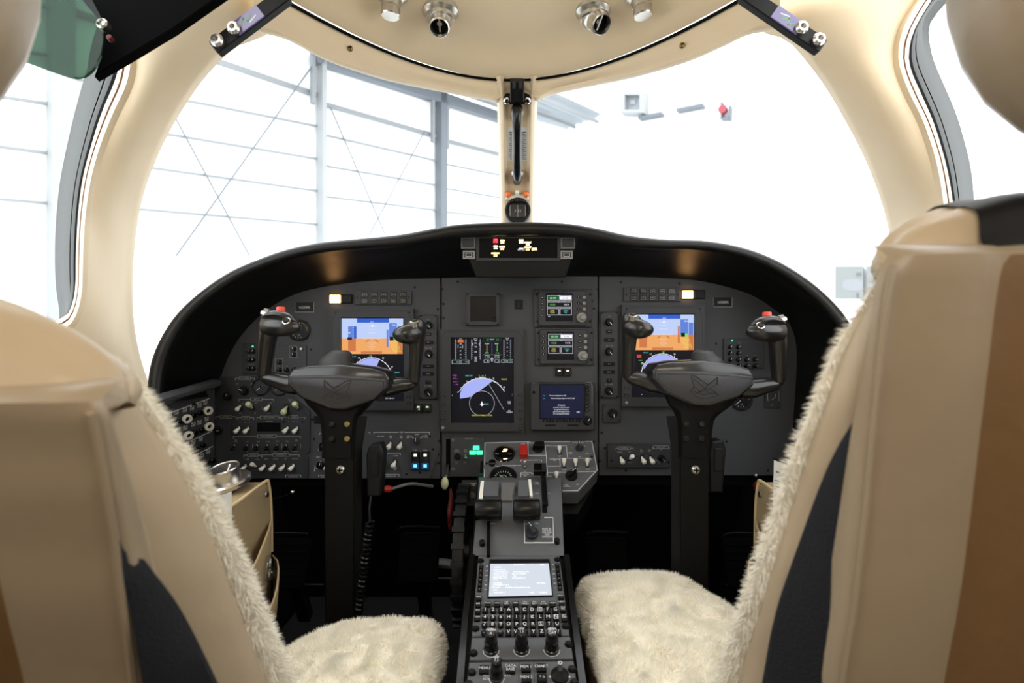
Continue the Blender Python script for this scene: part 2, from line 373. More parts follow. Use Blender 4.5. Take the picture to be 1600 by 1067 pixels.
# ---------------------------------------------------------------- cockpit shell
def curve(pts, n=40):
    return [Vector(p) for p in resample([tuple(P(*p)) for p in pts], n)]
def shell_side(sgn, W, lip, brown, black, gls, name):
    NN = 48
    w = curve(W, NN); l = curve(lip, NN); br = curve(brown, NN); bk = curve(black, NN); g = curve(gls, NN)
    mid1 = [a.lerp(b, .3)+V(-sgn*.0, 0, 0) for a, b in zip(w, l)]
    mb = MB(); rows = []
    for i in range(NN):
        a, b = w[i], l[i]; d = (a-b); nrm = V(-sgn*.5, -.86, 0)
        out = V(sgn*.012, .03, 0)
        row = [a+out, a+V(sgn*.002, .008, 0), a]
        for f in (.12, .3, .5, .7, .88): row.append(a.lerp(b, f)+nrm*(.03*math.sin(math.pi*f)))
        row.append(b)
        rows.append(row)
    mb.grid(rows, 'cream'); o = struct('wall_'+name, mb, ang=60)
    mb = MB(); mb.grid([[l[i]+V(sgn*.004, .012, 0), l[i], l[i].lerp(br[i], .35)+V(-sgn*.003, -.010, 0), l[i].lerp(br[i], .75)+V(0, -.008, 0), br[i]] for i in range(NN)], 'cream_lip')
    mb.grid([[br[i]+V(0, -.002, 0), br[i].lerp(bk[i], .12)+V(0, -.005, 0), br[i].lerp(bk[i], .24)+V(0, -.002, 0)] for i in range(NN)], 'brown_line')  # brown trim line, widened as a painted shading line between the lips
    mb.grid([[br[i].lerp(bk[i], .24)+V(0, -.002, 0), br[i].lerp(bk[i], .55)+V(0, -.003, 0), br[i].lerp(bk[i], .92)] for i in range(NN)], 'cream_lip')
    mb.grid([[br[i].lerp(bk[i], .92), bk[i]+V(0, .005, 0), bk[i].lerp(g[i], .12)] for i in range(NN)], 'rubber')
    mb.grid([[bk[i].lerp(g[i], .12), bk[i].lerp(g[i], .22)+V(0, -.004, 0), bk[i].lerp(g[i], .34)] for i in range(NN)], 'seal_grey')
    mb.grid([[bk[i].lerp(g[i], .34), bk[i].lerp(g[i], .37)+V(0, .004, 0), bk[i].lerp(g[i], .4)] for i in range(NN)], 'rubber')
    mb.grid([[bk[i].lerp(g[i], .4), bk[i].lerp(g[i], .7)+V(0, -.003, 0), g[i], g[i]+V(sgn*.02, .012, 0)] for i in range(NN)], 'seal_grey')
    struct('trim_'+name, mb, ang=60)
    return w, l, g
wl, ll, gl = shell_side(-1,
    [(470, -45, .93), (447, 0, .92), (430, 22, .91), (409, 43, .90), (372, 55, .90), (335, 86, .92), (298, 132, .95), (262, 190, .98), (236, 245, 1.01), (217, 300, 1.04), (206, 360, 1.08), (201, 430, 1.12), (203, 500, 1.16), (214, 560, 1.20), (235, 620, 1.24), (270, 700, 1.28)],
    [(320, -110, .80), (275, -45, .82), (240, 0, .84), (216, 45, .86), (212, 85, .88), (213, 108, .89), (206, 140, .90), (186, 182, .91), (166, 230, .92), (151, 282, .93), (142, 340, .94), (138, 400, .94), (136, 455, .94), (128, 492, .93), (112, 515, .91), (70, 535, .86)],
    [(305, -110, .80), (258, -45, .82), (225, 0, .84), (204, 45, .86), (198, 85, .88), (197, 103, .89), (190, 135, .90), (171, 178, .91), (152, 230, .92), (138, 282, .93), (130, 340, .94), (127, 400, .94), (126, 450, .94), (119, 484, .93), (105, 503, .91), (62, 520, .86)],
    [(292, -110, .82), (246, -45, .84), (212, 0, .86), (192, 45, .88), (187, 85, .90), (186, 100, .91), (177, 130, .92), (158, 176, .93), (141, 230, .94), (128, 282, .95), (121, 340, .96), (118, 400, .96), (117, 448, .96), (111, 478, .95), (100, 494, .93), (58, 510, .88)],
    [(262, -110, .88), (212, -45, .90), (178, 0, .92), (158, 45, .94), (148, 85, .96), (145, 105, .97), (136, 132, .98), (124, 178, .99), (112, 230, 1.0), (102, 282, 1.01), (96, 340, 1.02), (94, 400, 1.02), (96, 450, 1.02), (101, 488, 1.01), (95, 505, .97), (50, 515, .91)], 'left')
wr, lr, gr = shell_side(1,
    [(1140, -45, .93), (1163, 0, .92), (1180, 22, .91), (1201, 38, .90), (1232, 47, .90), (1264, 82, .92), (1296, 126, .95), (1326, 178, .98), (1352, 228, 1.01), (1376, 286, 1.04), (1393, 344, 1.08), (1402, 405, 1.12), (1403, 470, 1.16), (1392, 560, 1.20), (1375, 620, 1.24), (1340, 700, 1.28)],
    [(1500, -80, .80), (1455, -30, .82), (1428, 5, .84), (1404, 45, .86), (1395, 82, .88), (1398, 112, .89), (1412, 150, .90), (1432, 190, .91), (1449, 238, .92), (1459, 280, .93), (1466, 330, .94), (1470, 400, .94), (1472, 455, .94), (1480, 492, .93), (1500, 515, .91), (1540, 535, .86)],
    [(1515, -80, .80), (1468, -30, .82), (1440, 8, .84), (1417, 50, .86), (1409, 84, .88), (1412, 112, .89), (1427, 150, .90), (1446, 190, .91), (1463, 238, .92), (1473, 280, .93), (1480, 330, .94), (1484, 400, .94), (1485, 450, .94), (1492, 484, .93), (1508, 503, .91), (1550, 520, .86)],
    [(1525, -80, .82), (1478, -30, .84), (1450, 10, .86), (1428, 50, .88), (1421, 82, .90), (1424, 108, .91), (1440, 146, .92), (1459, 190, .93), (1474, 238, .94), (1484, 280, .95), (1491, 330, .96), (1495, 400, .96), (1496, 448, .96), (1502, 478, .95), (1516, 494, .93), (1556, 510, .88)],
    [(1545, -80, .88), (1495, -30, .90), (1462, 5, .92), (1443, 32, .94), (1443, 60, .96), (1450, 90, .97), (1466, 128, .98), (1484, 170, .99), (1498, 215, 1.0), (1509, 262, 1.01), (1514, 315, 1.02), (1517, 400, 1.02), (1516, 450, 1.02), (1512, 488, 1.01), (1520, 505, .97), (1566, 515, .91)], 'right')
# roof header and chrome arc: both bow forward in the middle
def arcY(px):
    Y = 1.1
    for _ in range(30): x = (px-800)*Y/F; Y = 1.157-1.97*x*x
    return Y
def chrome_pt(x, dz=0, dy=0): return V(x, 1.157-1.97*x*x+dy, 1.36+dz)
xs = [-.42+.84*i/60 for i in range(61)]
mb = MB()
mb.sweep([chrome_pt(x) for x in xs], (.0042, .0042), 'chrome', 8)
mb.sweep([chrome_pt(x, -.006, -.002) for x in xs], .0022, 'rubber', 6)
struct('trim_chrome_arc', mb)
TL = [(400, 40), (440, 52), (500, 84), (560, 106), (620, 123), (700, 139), (745, 148), (764, 151), (776, 155), (783, 150), (806, 140), (832, 150), (840, 153), (850, 147), (870, 140), (930, 127), (1000, 112), (1080, 88), (1140, 62), (1180, 43), (1215, 36)]
tl = resample(TL, 90)
mb = MB(); rows = []
for (x, y) in tl:
    Y = arcY(x)+.02; b = P(x, y, Y)
    xt = b.x*.985; t0 = chrome_pt(xt, -.004, .003)
    rows.append([t0, t0.lerp(b, .33)+V(0, -.004, 0), t0.lerp(b, .7)+V(0, -.004, 0), b+V(0, -.001, .004), b, b+V(0, .012, -.001), b+V(0, .03, .004)])
mb.grid(rows, 'cream'); struct('trim_header', mb, ang=60)
# ceiling panel behind the arc, dished round the air outlets
mb = MB(); rows = []
for j in range(40):
    d = (j/39)**1.6*2.3; row = []
    for i in range(61):
        x = xs[i]; y0 = 1.157-1.97*x*x; y = max(y0-d, -1.15) ; e = y0-y
        z = 1.36+.045*(1-math.exp(-e/.05)) - .012*math.exp(-((e-.03)/.03)**2) + .01*math.cos(x*3)*min(1, e*3) - .02*(abs(x)/.42)**4*min(1, e*4)
        if e > .14: z += .018*(1-math.exp(-(e-.14)/.03))*math.exp(-(abs(x)/.3)**6)
        row.append((x, y, z))
    rows.append(row)
mb.grid(rows, 'cream'); struct('ceiling', mb, ang=60)
# outer ceiling strips, rear side walls, floor, bulkhead
for s, nm in ((-1, 'left'), (1, 'right')):
    mb = MB(); rows = []
    for y in (.6, .4, .2, -.3, -.8, -1.2):
        yy = y
        rows.append([(s*.34, yy-.02, 1.395), (s*.42, yy-.04, 1.375), (s*.52, yy-.08, 1.32), (s*.60, yy-.12, 1.24)])
    mb.grid(rows, 'cream'); struct('trim_roof_'+nm, mb)
    mb = MB(); rows = []
    for y in (1.74, 1.34, 1.1, .9, .6, .2, -.3, -.8, -1.2): rows.append([(s*.76, y, .8 if y < 1 else .70), (s*.75, y, .62), (s*.74, y, .45), (s*.70, y, .2), (s*.64, y, 0)])
    mb.grid(rows, 'firewall'); struct('wall_lower_'+nm, mb)
    mb = MB(); rows = []
    for y in (.05, -.4, -.8, -1.2): rows.append([(s*.62, y, 1.22), (s*.70, y, 1.06), (s*.745, y, .9), (s*.75, y, .62)])
    mb.grid(rows, 'cream'); struct('wall_rear_'+nm, mb)
mb = MB(); mb.rect(-.66, -1.2, .66, 1.75, -.03, 0, 'carpet'); struct('floor', mb)
mb = MB(); mb.box((0, 1.72, .40), (2.0, .03, .9), 'firewall'); struct('wall_front', mb)
mb = MB(); mb.box((0, -1.22, .7), (1.5, .04, 1.4), 'cream_dark'); struct('wall_back', mb)
# side window glass, windshield glass
for s, g, nm in ((-1, gl, 3), (1, gr, 4)):
    mb = MB(); rows = [[p+V(s*.012, .006, 0), V(s*(.82-.25*max(0, p.z-1.0)), .5, p.z), V(s*(.82-.25*max(0, p.z-1.0)), .0, p.z)] for p in g]
    mb.grid(rows, 'glass'); struct('window_%d' % nm, mb)
cp = resample([tuple(P(808, 140, 1.19)), tuple(P(808, 345, 1.44)), tuple(P(808, 420, 1.5))], 48)
for s, w, nm in ((-1, wl, 1), (1, wr, 2)):
    mb = MB(); rows = []
    for i in range(48):
        a = w[min(47, max(6, i))]+V(s*.01, .025, 0); b = Vector(cp[i])+V(0, .03, 0)
        rows.append([a.lerp(b, f)+V(0, .07*math.sin(math.pi*f), .015*math.sin(math.pi*f)) for f in [k/10 for k in range(11)]])
    mb.grid(rows, 'glass'); struct('window_%d' % nm, mb, ang=80)
# header screws
for x, y, lb in ((547, 75, 'small brass screw in the cream header, left one'), (1066, 70, 'small brass screw in the cream header, right one')):
    f = Face(P(x, y, arcY(x)+.004), (1, 0, 0), (0, .2, 1)); t = T(f, 'header_screw', x, y, lb, 'screw', 'screws in the cream header')
    m = t.mb(); m.lathe([(.0045, -.004), (.0045, .001), (.003, .0025)], 'brass', seg=12); t.part('head', m); m = t.mb(); m.rect(-.003, -.0006, .003, .0006, .0025, .003, 'rubber'); t.part('slot', m)
# ---------------------------------------------------------------- centre post with its fittings
PF = face2(140, 1.17, 345, 1.42)
def pc(x, y, n=0): u, v = PF.hit(x, y, n); return PF.o+PF.u*u+PF.v*v+PF.n*n
mb = MB(); rows = []
prof = [(-31, -.05), (-30, -.006), (-27, .004), (-22, .008), (-18, .004), (-17, -.004), (0, -.005), (17, -.004), (18, .004), (22, .008), (27, .004), (30, -.006), (31, -.05)]
for y in [118+i*8 for i in range(34)]:
    wsc = 1+max(0, (160-y))*.004-(y-160)*.0009
    rows.append([pc(808+a*wsc, y, b) for a, b in prof])
mb.grid(rows, lambda j: 'cream_lip' if j in (1, 2, 3, 8, 9, 10) else 'cream'); struct('trim_centre_post', mb, ang=50)
t = T(PF, 'handle_bracket', 808, 150, 'black bracket with two chrome screws at the top of the centre post', 'bracket')
m = t.mb(); m.prism(t.quad(797, 126, 819, 158, .012), -.004, .018, 'black', .002, .002); m.prism(t.quad(787, 150, 830, 163, .008), -.004, .010, 'black', .002, .006); t.part('plate', m)
for x in (792, 824):
    m = t.mb(); c = t.q(x, 157, .01); m.lathe([(.0075, .008), (.0075, .012), (.005, .014), (.004, .011)], 'chrome', c, 14); m.cyl(*c, .003, .011, .0125, 'rubber', seg=6); t.part('screw', m)
for x in (803, 813):
    m = t.mb(); m.prism(t.quad(x-2.4, 127, x+2.4, 138, .018), .018, .0195, 'panel_dark', .0005); t.part('clip', m)
t = T(PF, 'grab_handle', 808, 225, 'black curved grab handle on the cream centre windshield post', 'handle')
pts = [(808, 168, .004), (808, 172, .022), (808, 190, .036), (808, 215, .040), (808, 245, .040), (808, 265, .034), (808, 278, .020), (808, 284, .004)]
m = MB(); m.sweep([pc(*p) for p in pts], [(.011, .012), (.010, .0125), (.0095, .0115), (.0085, .0095), (.008, .009), (.009, .0105), (.010, .011), (.009, .010)], 'black_gloss', 14, 30, up=(0, -1, 0))
m.v = [tuple(v) for v in m.v]; t.part('grip', m)
for y in (178, 272):
    m = t.mb(); c = t.q(808, y); m.lathe([(.0155, -.004), (.0155, .004), (.011, .009)], 'satin', c, 16, L=Matrix.Identity(4)); t.part('end_boss', m)
t = T(PF, 'placard', 808, 228, 'small pale placard with rows of fine print behind the grab handle', 'placard')
m = t.mb(); m.prism(t.quad(792, 200, 825, 252), -.004, -.003, 'paper'); t.part('backing', m)
m = t.mb()
for i in range(15):
    y = 206+i*3
    for xa, xb in ((795+(i % 3), 800), (815, 822-(i % 2)*2)): m.prism(t.quad(xa, y, xb, y+1.4, -.002), -.003, -.002, 'paper_ink')
t.part('print', m)
t = T(PF, 'alignment_marker', 808, 305, 'white three-ball sighting bar with two orange balls above the compass', 'sighting bar')
m = t.mb(); m.prism(t.quad(790, 308, 826, 313, .012), 0, .012, 'ivory', .002, .002); m.prism(t.quad(805, 300, 811, 309, .012), .004, .012, 'ivory', .002, .002); t.part('bar', m)
for x in (794, 822):
    m = t.mb(); m.ball((*t.q(x, 304, .01), .01), .0075, 'orange'); t.part('ball', m)
t = T(Face(P(809, 328, 1.27), (1, 0, 0), (0, 0, 1)), 'standby_compass', 809, 328, 'round black magnetic compass on the glareshield below the grab handle', 'compass')
m = t.mb(); m.lathe([(.028, -.05), (.0305, -.03), (.0305, -.003), (.029, 0), (.0245, 0), (.0235, -.004)], 'black', seg=32); t.part('case', m)
m = t.mb(); m.prism(roundpoly([(-.019, -.016), (.019, -.016), (.019, .013), (-.019, .013)], .003), -.004, -.002, 'glass_dark'); m.line([(-.018, -.013), (-.018, .011)], .001, -.002, 'ink_dim'); m.line([(.018, -.013), (.018, .011)], .001, -.002, 'ink_dim'); m.line([(0, -.015), (0, .012)], .0008, -.002, 'ink_dim')
m.txt('3 33', 0, -.002, .009, -.0018, 'ink_dim'); t.part('window', m)
m = t.mb(); m.rect(-.016, .018, .016, .026, 0, .004, 'black', .001); 
for k in range(5): m.rect(-.012+k*.006-.001, .019, -.012+k*.006+.001, .025, .004, .006, 'black_gloss')
t.part('adjuster', m)
m = t.mb(); m.rect(-.01, -.045, .01, -.02, -.04, -.01, 'black'); t.part('foot', m)
# ---------------------------------------------------------------- sun visor, black overhead panel, visor rails
f = Face(P(90, 50, .70), (1, .15, 0), (0, .1, 1))
t = T(f, 'sun_visor', 90, 50, 'green tinted transparent sun visor hanging at the top left window', 'sun visor')
m = t.mb(); m.prism([t.q(*p) for p in ((-60, 60), (30, 94), (80, 112), (118, 125), (136, 122), (150, 110), (160, 90), (166, 62), (163, 35), (150, 10), (135, -20), (-60, -40))], 0, .004, 'green_glass', .0008, .012); t.part('pane', m)
m = t.mb(); c = t.q(155, 32, .01); m.lathe([(.007, -.004), (.007, .005), (.005, .007), (.004, .004)], 'satin', c, 16); t.part('pivot_knob', m)
m = t.mb(); m.cyl(*t.q(172, 60), .0035, -.004, .004, 'red_dark', .001); t.part('latch', m)
mb = MB(); top = [(95, -40), (125, -5), (150, 25), (160, 60), (156, 90), (146, 118), (205, 84), (270, 45), (335, 0), (400, -45)]
f = Face(P(230, 30, .74), (1, .1, 0), (0, .25, 1)); t = T(f, 'black_corner_panel', 230, 30, 'flat black panel across the top left corner behind the green visor', 'blind')
m = t.mb(); m.prism([t.q(*p) for p in top], -.012, 0, 'matt_black', .002); t.part('sheet', m)  # plain black sheet across the upper left corner
for sg, c0, c1, lb in ((-1, (337, 70), (446, -12), 'black visor rail with two chrome screws above the left windshield corner'), (1, (1282, 68), (1163, -14), 'black visor rail with two chrome screws above the right windshield corner')):
    ff = Face(P((c0[0]+c1[0])/2, 30, .79), (1, 0, 0), (0, 0, 1)); t = T(ff, 'visor_rail', (c0[0]+c1[0])/2, 30, lb, 'rail')
    a = Vector(t.q(*c0)); b = Vector(t.q(*c1)); d = (b-a).normalized(); p = Vector((-d.y, d.x)); L = (b-a).length
    pt = lambda s, w: tuple(a+d*s+p*w)
    w = .0115
    m = t.mb(); m.prism([pt(-.006, -w), pt(L, -w), pt(L, w), pt(-.006, w)], -.012, 0, 'black', .0015, .004); t.part('rail', m)
    m = t.mb(); m.prism([pt(.036, -w*.92), pt(.082, -w*.92), pt(.082, w*.92), pt(.036, w*.92)], 0, .002, 'iris', .0005); t.part('lens', m, label='glossy violet reflective patch')  # glossy violet patch, coloured apart from the black rail
    m = t.mb(); m.line([pt(.048, 0), pt(.055, .005), pt(.058, -.002), pt(.066, .003)], .0016, .002, 'e_led' if 0 else 'ink_green'); m.line([pt(.06, -.005), pt(.072, -.002)], .0016, .002, 'ink'); t.part('marking', m)
    for s in (.006, .036):
        m = t.mb(); m.lathe([(.0085, 0), (.0095, .006), (.007, .010), (.004, .010), (.0035, .004)], 'satin', pt(s, 0), 16); t.part('screw', m)
# ---------------------------------------------------------------- air outlets and lamps in the ceiling
def gasper(px, py, Y, aim, label, big):
    base = P(px, py, Y); base.z += .0; M = Matrix.Translation(base)
    root = empty('air_outlet' if big else 'map_light', M, label, 'air outlet' if big else 'lamp')
    dn = Matrix.Translation(base) @ Matrix.Rotation(math.pi, 4, 'X')
    m = MB(dn); m.lathe([(.034, -.03), (.034, -.002), (.031, .001), (.027, .004), (.026, .010), (.022, .012)], 'satin', seg=32); m.build('mounting_ring', root)
    q = Vector(aim).normalized().to_track_quat('Z', 'Y').to_matrix().to_4x4(); B = Matrix.Translation(base+V(0, 0, -.006)) @ q
    m = MB(B); m.ball((0, 0, 0), .0235, 'satin', seg=18); m.build('ball', root)
    m = MB(B); m.lathe([(.019, .008), (.0195, .026), (.0185, .036), (.0165, .038), (.0155, .036), (.0155, .022)], 'satin', seg=28, cap=False); o = m.build('nozzle', root)
    m = MB(B); m.cyl(0, 0, .0155, .02, .023, 'rubber'); m.rect(-.0015, -.013, .0015, .013, .023, .027, 'satin'); m.build('outlet', o)
gasper(688, 22, 1.0, (.02, -.55, -.85), 'silver eyeball air outlet left of the centre post, pointing back with its dark mouth visible', True)
gasper(928, 22, 1.0, (.30, -.62, -.72), 'silver eyeball air outlet right of the centre post, dark mouth turned right', True)
def maplight(px, py, Y, tilt, label):
    base = P(px, py, Y); root = empty('map_light', Matrix.Translation(base), label, 'lamp')
    q = Matrix.Translation(base) @ Matrix.Rotation(math.pi+tilt, 4, 'Y')
    m = MB(Matrix.Translation(base) @ Matrix.Rotation(math.pi, 4, 'X')); m.lathe([(.03, -.03), (.03, 0), (.024, .006), (.018, .008)], 'satin', seg=28); m.build('mounting_ring', root)
    m = MB(q); m.lathe([(.015, 0), (.018, .010), (.0165, .018), (.0165, .022)], 'satin', seg=24); m.build('collar', root)
    m = MB(q); m.lathe([(.0155, .022), (.0165, .024), (.0165, .036), (.015, .038)], 'satin', seg=24); m.build('barrel', root)
maplight(612, -8, .95, .06, 'left silver cylinder lamp at the top edge of the ceiling')
maplight(1001, -8, .95, -.12, 'right silver cylinder lamp at the top edge of the ceiling')
# ---------------------------------------------------------------- glareshield hood
YP = 1.25
lipP = [(228, 634, 1.035), (228, 605, 1.04), (234, 565, 1.05), (249, 528, 1.06), (274, 490, 1.07), (310, 456, 1.075), (355, 425, 1.08), (405, 403, 1.08), (450, 388, 1.08), (500, 378, 1.08), (560, 372, 1.08), (620, 366, 1.08), (665, 358, 1.08), (710, 350, 1.08), (760, 347, 1.08), (808, 346, 1.08), (850, 346, 1.08), (895, 349, 1.08), (940, 357, 1.08), (985, 367, 1.08), (1040, 373, 1.08), (1100, 375, 1.08), (1155, 384, 1.08), (1205, 401, 1.08), (1250, 426, 1.075), (1290, 457, 1.07), (1322, 492, 1.06), (1342, 530, 1.05), (1350, 580, 1.04), (1352, 660, 1.03), (1352, 745, 1.02)]
conP = [(337, 614), (345, 595), (357, 563), (374, 532), (395, 507), (418, 486), (445, 469), (475, 457), (515, 448), (565, 442), (620, 438), (665, 437), (710, 436), (760, 435), (808, 434), (850, 434), (895, 434), (940, 434), (985, 434), (1040, 436), (1090, 440), (1140, 451), (1180, 466), (1218, 492), (1246, 523), (1265, 560), (1277, 595), (1282, 635), (1285, 690), (1285, 750)]
NH = 120
lp = [Vector(p) for p in catmull([tuple(P(*p)) for p in lipP], NH)]; cpn = [Vector(p) for p in catmull([tuple(P(x, y, YP+.004)) for x, y in conP], NH)]
mb = MB(); rows = []
for i in range(NH):
    a, b = lp[i], cpn[i]; c = V(0, 1.3, .62); out = (a-V(0, a.y, .62)).normalized(); out.y = 0
    r = .014; cen = a-out*r+V(0, r*.6, 0)
    row = [b+V(0, .03, 0), b, b.lerp(a, .18)+out*.004, b.lerp(a, .5)+out*.006, b.lerp(a, .8)-out*.004]
    for k in range(7):
        th = math.radians(-75+k*150/6*1.0); row.append(cen+V(0, -r*math.cos(th), 0)+out*r*math.sin(th))
    row += [a+out*(-.002)+V(0, .06, 0), a-out*.03+V(0, .30, .0), a*1-out*.10+V(0, .55, 0)]
    rows.append(row)
mb.grid(rows, 'hood'); hood = mb.build('glareshield', loc=(0, 1.15, .9), ang=60)
tag(hood, 'black padded glareshield hood arching over the whole instrument panel', 'glareshield')
# ---------------------------------------------------------------- warning panel in the hood
AF = face2(362, 1.105, 436, 1.13)
t = T(AF, 'annunciator_panel', 810, 388, 'black warning panel with lit red and amber captions in the middle of the hood', 'warning panel')
m = t.mb(); m.prism([t.q(744, 434), t.q(884, 434), t.q(905, 367), t.q(716, 367)], -.09, -.001, 'hood', .002, .004); t.part('housing', m)
m = t.mb(); o = t.quad(744, 370, 875, 407); i = t.quad(749, 372, 871, 403); m.frame(o, i, -.001, .003, 'lever_grey' if 0 else 'bezel'); t.part('frame', m)
m = t.mb(); m.prism(i, -.001, .0005, 'screen_off'); sc = t.part('screen', m)
z = Zm(710, 360, 8)
for X, Y, s, c in ((515, 130, 'BATT\nOTEMP', 'e_red'), (600, 140, 'GEN\nOFF', 'e_amber'), (515, 210, 'OIL\nL R', 'e_amber'), (597, 218, 'LO FUEL\nL R', 'e_amber'), (513, 300, 'HYD FLOW\nL R', 'e_amber'),
                   (835, 138, 'DOOR\nOPEN', 'e_amber'), (917, 165, 'F/W SHUT\nOFF', 'e_amber'), (917, 225, 'AIR DUCT\nL R', 'e_amber'), (1000, 240, 'P/S HTR', 'e_amber'), (835, 240, 'GND IDLE', 'e_lit')):
    m = t.mb(); c0 = t.q(*z(X, Y)); m.txt(s, c0[0], c0[1], .0052, .0012, c, sx=.62)
    h = .0036; w = .0042
    m.rect(c0[0]-w, c0[1]+.0006, c0[0]+w, c0[1]+h, .0006, .001, c, 0, .0008)
    if '\n' in s and c != 'e_lit':
        for dx in (-.0026, .0026): m.rect(c0[0]+dx-.0011, c0[1]-.0036, c0[0]+dx+.0011, c0[1]-.0016, .0006, .001, c, 0, .0005)
    t.part('lit_caption', m, sc)
for (x0, y0, x1, y1, k) in ((720, 371, 743, 389, 'b'), (723, 392, 742, 405, 's'), (876, 371, 899, 389, 'b'), (876, 392, 895, 405, 's')):
    m = t.mb(); o = t.quad(x0, y0, x1, y1, .006); m.prism(o, -.001, .006, 'knob_grey' if k == 's' else 'lever_grey', .0012); b = t.part('square_button', m)
    m = t.mb(); o = t.quad(x0+2.5, y0+2, x1-2.5, y1-3, .0065); m.prism(o, .006, .0067, 'panel_dark' if k == 's' else 'brown_line' if 0 else 'panel_dark', .0003)
    if k == 's': c0 = t.q((x0+x1)/2, (y0+y1)/2, .007); m.line(t.quad(x0+5, y0+3.5, x1-5, y1-4.5, .007), .0008, .0067, 'ink', True)
    t.part('cap', m, b)
# ---------------------------------------------------------------- instrument panel
IP = Face(P(800, 533.5, YP), (1, 0, 0), (0, 0, 1))
t = T(IP, 'instrument_panel', 800, 600, 'dark grey main instrument panel plate under the black hood', 'instrument panel')
m = t.mb()
L1 = [(335, 748), (335, 598), (352, 562), (368, 532), (390, 506), (412, 485), (440, 467), (475, 454), (515, 446), (565, 439), (620, 435), (688, 433), (688, 676), (688, 748)]
L2 = [(690, 746), (690, 433), (808, 431), (934, 431), (934, 743)]
L3 = [(936, 743), (936, 431), (1040, 432), (1090, 436), (1140, 447), (1182, 462), (1220, 488), (1248, 520), (1268, 558), (1280, 595), (1285, 640), (1288, 743)]
for L_ in (L1, L2, L3):
    m = t.mb(); m.prism([t.q(*p) for p in L_], -.012, 0, 'panel', .0008); t.part('panel_plate', m)
m = t.mb(); m.prism([t.q(*p) for p in ((333, 760), (333, 598), (365, 530), (412, 480), (515, 440), (688, 428), (1040, 428), (1182, 456), (1250, 520), (1288, 640), (1290, 760))], -.03, -.0125, 'firewall'); t.part('seam_light_block', m)  # added dark sheet blocking outside light in the plate seams
for x, y in ((691, 452), (684, 483), (934, 452), (925, 470), (682, 518), (563, 463), (648, 449), (970, 441), (1062, 443), (928, 482), (693, 497), (693, 475), (1119, 537), (486, 546), (940, 676), (945, 700), (937, 720), (935, 688), (685, 690), (685, 710), (636, 741), (978, 735), (1200, 735), (1135, 690), (928, 690), (715, 440), (878, 440), (488, 655)):
    m = t.mb(); m.cyl(*t.q(x, y), .0028, 0, .0012, 'black', .0006, 10); t.part('fastener', m)

def rect_part(t, name, x0, y0, x1, y1, n0, n1, mt, bev=.001, r=0, parent=None, label=None):
    m = t.mb(); m.prism(t.quad(x0, y0, x1, y1, n1), n0, n1, mt, bev, r); return t.part(name, m, parent, label)
def btn(t, x, y, w, h, n0, n1, mt='black', s=None, ink='ink', size=None, name='button', parent=None, r=.0006, bev=.0006):
    c = t.q(x, y, n1); kx = t.q(x+w/2, y, n1)[0]-c[0]; ky = c[1]-t.q(x, y+h/2, n1)[1]
    m = t.mb(); m.prism([(c[0]-kx, c[1]-ky), (c[0]+kx, c[1]-ky), (c[0]+kx, c[1]+ky), (c[0]-kx, c[1]+ky)], n0, n1, mt, bev, r)
    if s: m.txt(s, c[0], c[1], size or ky*1.3, n1+.0002, ink, sx=.8)
    return t.part(name, m, parent)
def toggle(t, x, y, d=-1, mt='ivory', lean=0, size=1., base=True, name='toggle_switch', n=0):
    c = t.q(x, y, n+.004); m = t.mb(); s = size*.93; lean = -lean
    if base: m.cyl(c[0], c[1]+.004*s*(-d), .0048*s, n, n+.002, 'black', .0008, 12); m.cyl(c[0], c[1]+.004*s*(-d), .003*s, n+.002, n+.0045, 'satin', .0008, 10)
    a = Vector((c[0]-lean*.002, c[1]-d*.003*s, n+.004)); b = Vector((c[0]+lean*.0025, c[1]+d*.006*s, n+.0165*s))
    m.sweep([a, a.lerp(b, .25), a.lerp(b, .5), a.lerp(b, .78), b, b+(b-a)*.08], [.0022*s, .003*s, .0048*s, .0054*s, .0046*s, .0014*s], mt, 12)
    return t.part(name, m)
def knob(t, x, y, r, h, mt='black', ptr=0, n=0, skirt=1.25, label=None, name='knob', ink='ink'):
    c = t.q(x, y, n+h/2); m = t.mb(); prof = [(r*skirt, n), (r*skirt, n+h*.22), (r, n+h*.3), (r*.94, n+h*.92), (r*.8, n+h)]
    m.lathe(prof, mt, c, 22)
    if ptr is not None:
        a = math.radians(ptr); d = Vector((math.sin(a), math.cos(a))); c = Vector(c); m.line([tuple(c+d*r*.15), tuple(c+d*r*.85)], r*.16, n+h, ink)
    return t.part(name, m, label=label)
def pointer_knob(t, x, y, r, h, ptr, mt='black', n=0):
    c = Vector(t.q(x, y, n)); m = t.mb(); m.cyl(c.x, c.y, r, n, n+h*.35, mt, .001, 24); a = math.radians(ptr); d = Vector((math.sin(a), math.cos(a))); p = Vector((-d.y, d.x))
    m.prism([tuple(c-d*r*.9-p*r*.3), tuple(c-d*r*.9+p*r*.3), tuple(c+d*r*1.05+p*r*.22), tuple(c+d*r*1.05-p*r*.22)], n+h*.3, n+h, mt, .001, .001)
    m.line([tuple(c+d*r*.2), tuple(c+d*r)], r*.1, n+h, 'ink'); return t.part('knob', m)
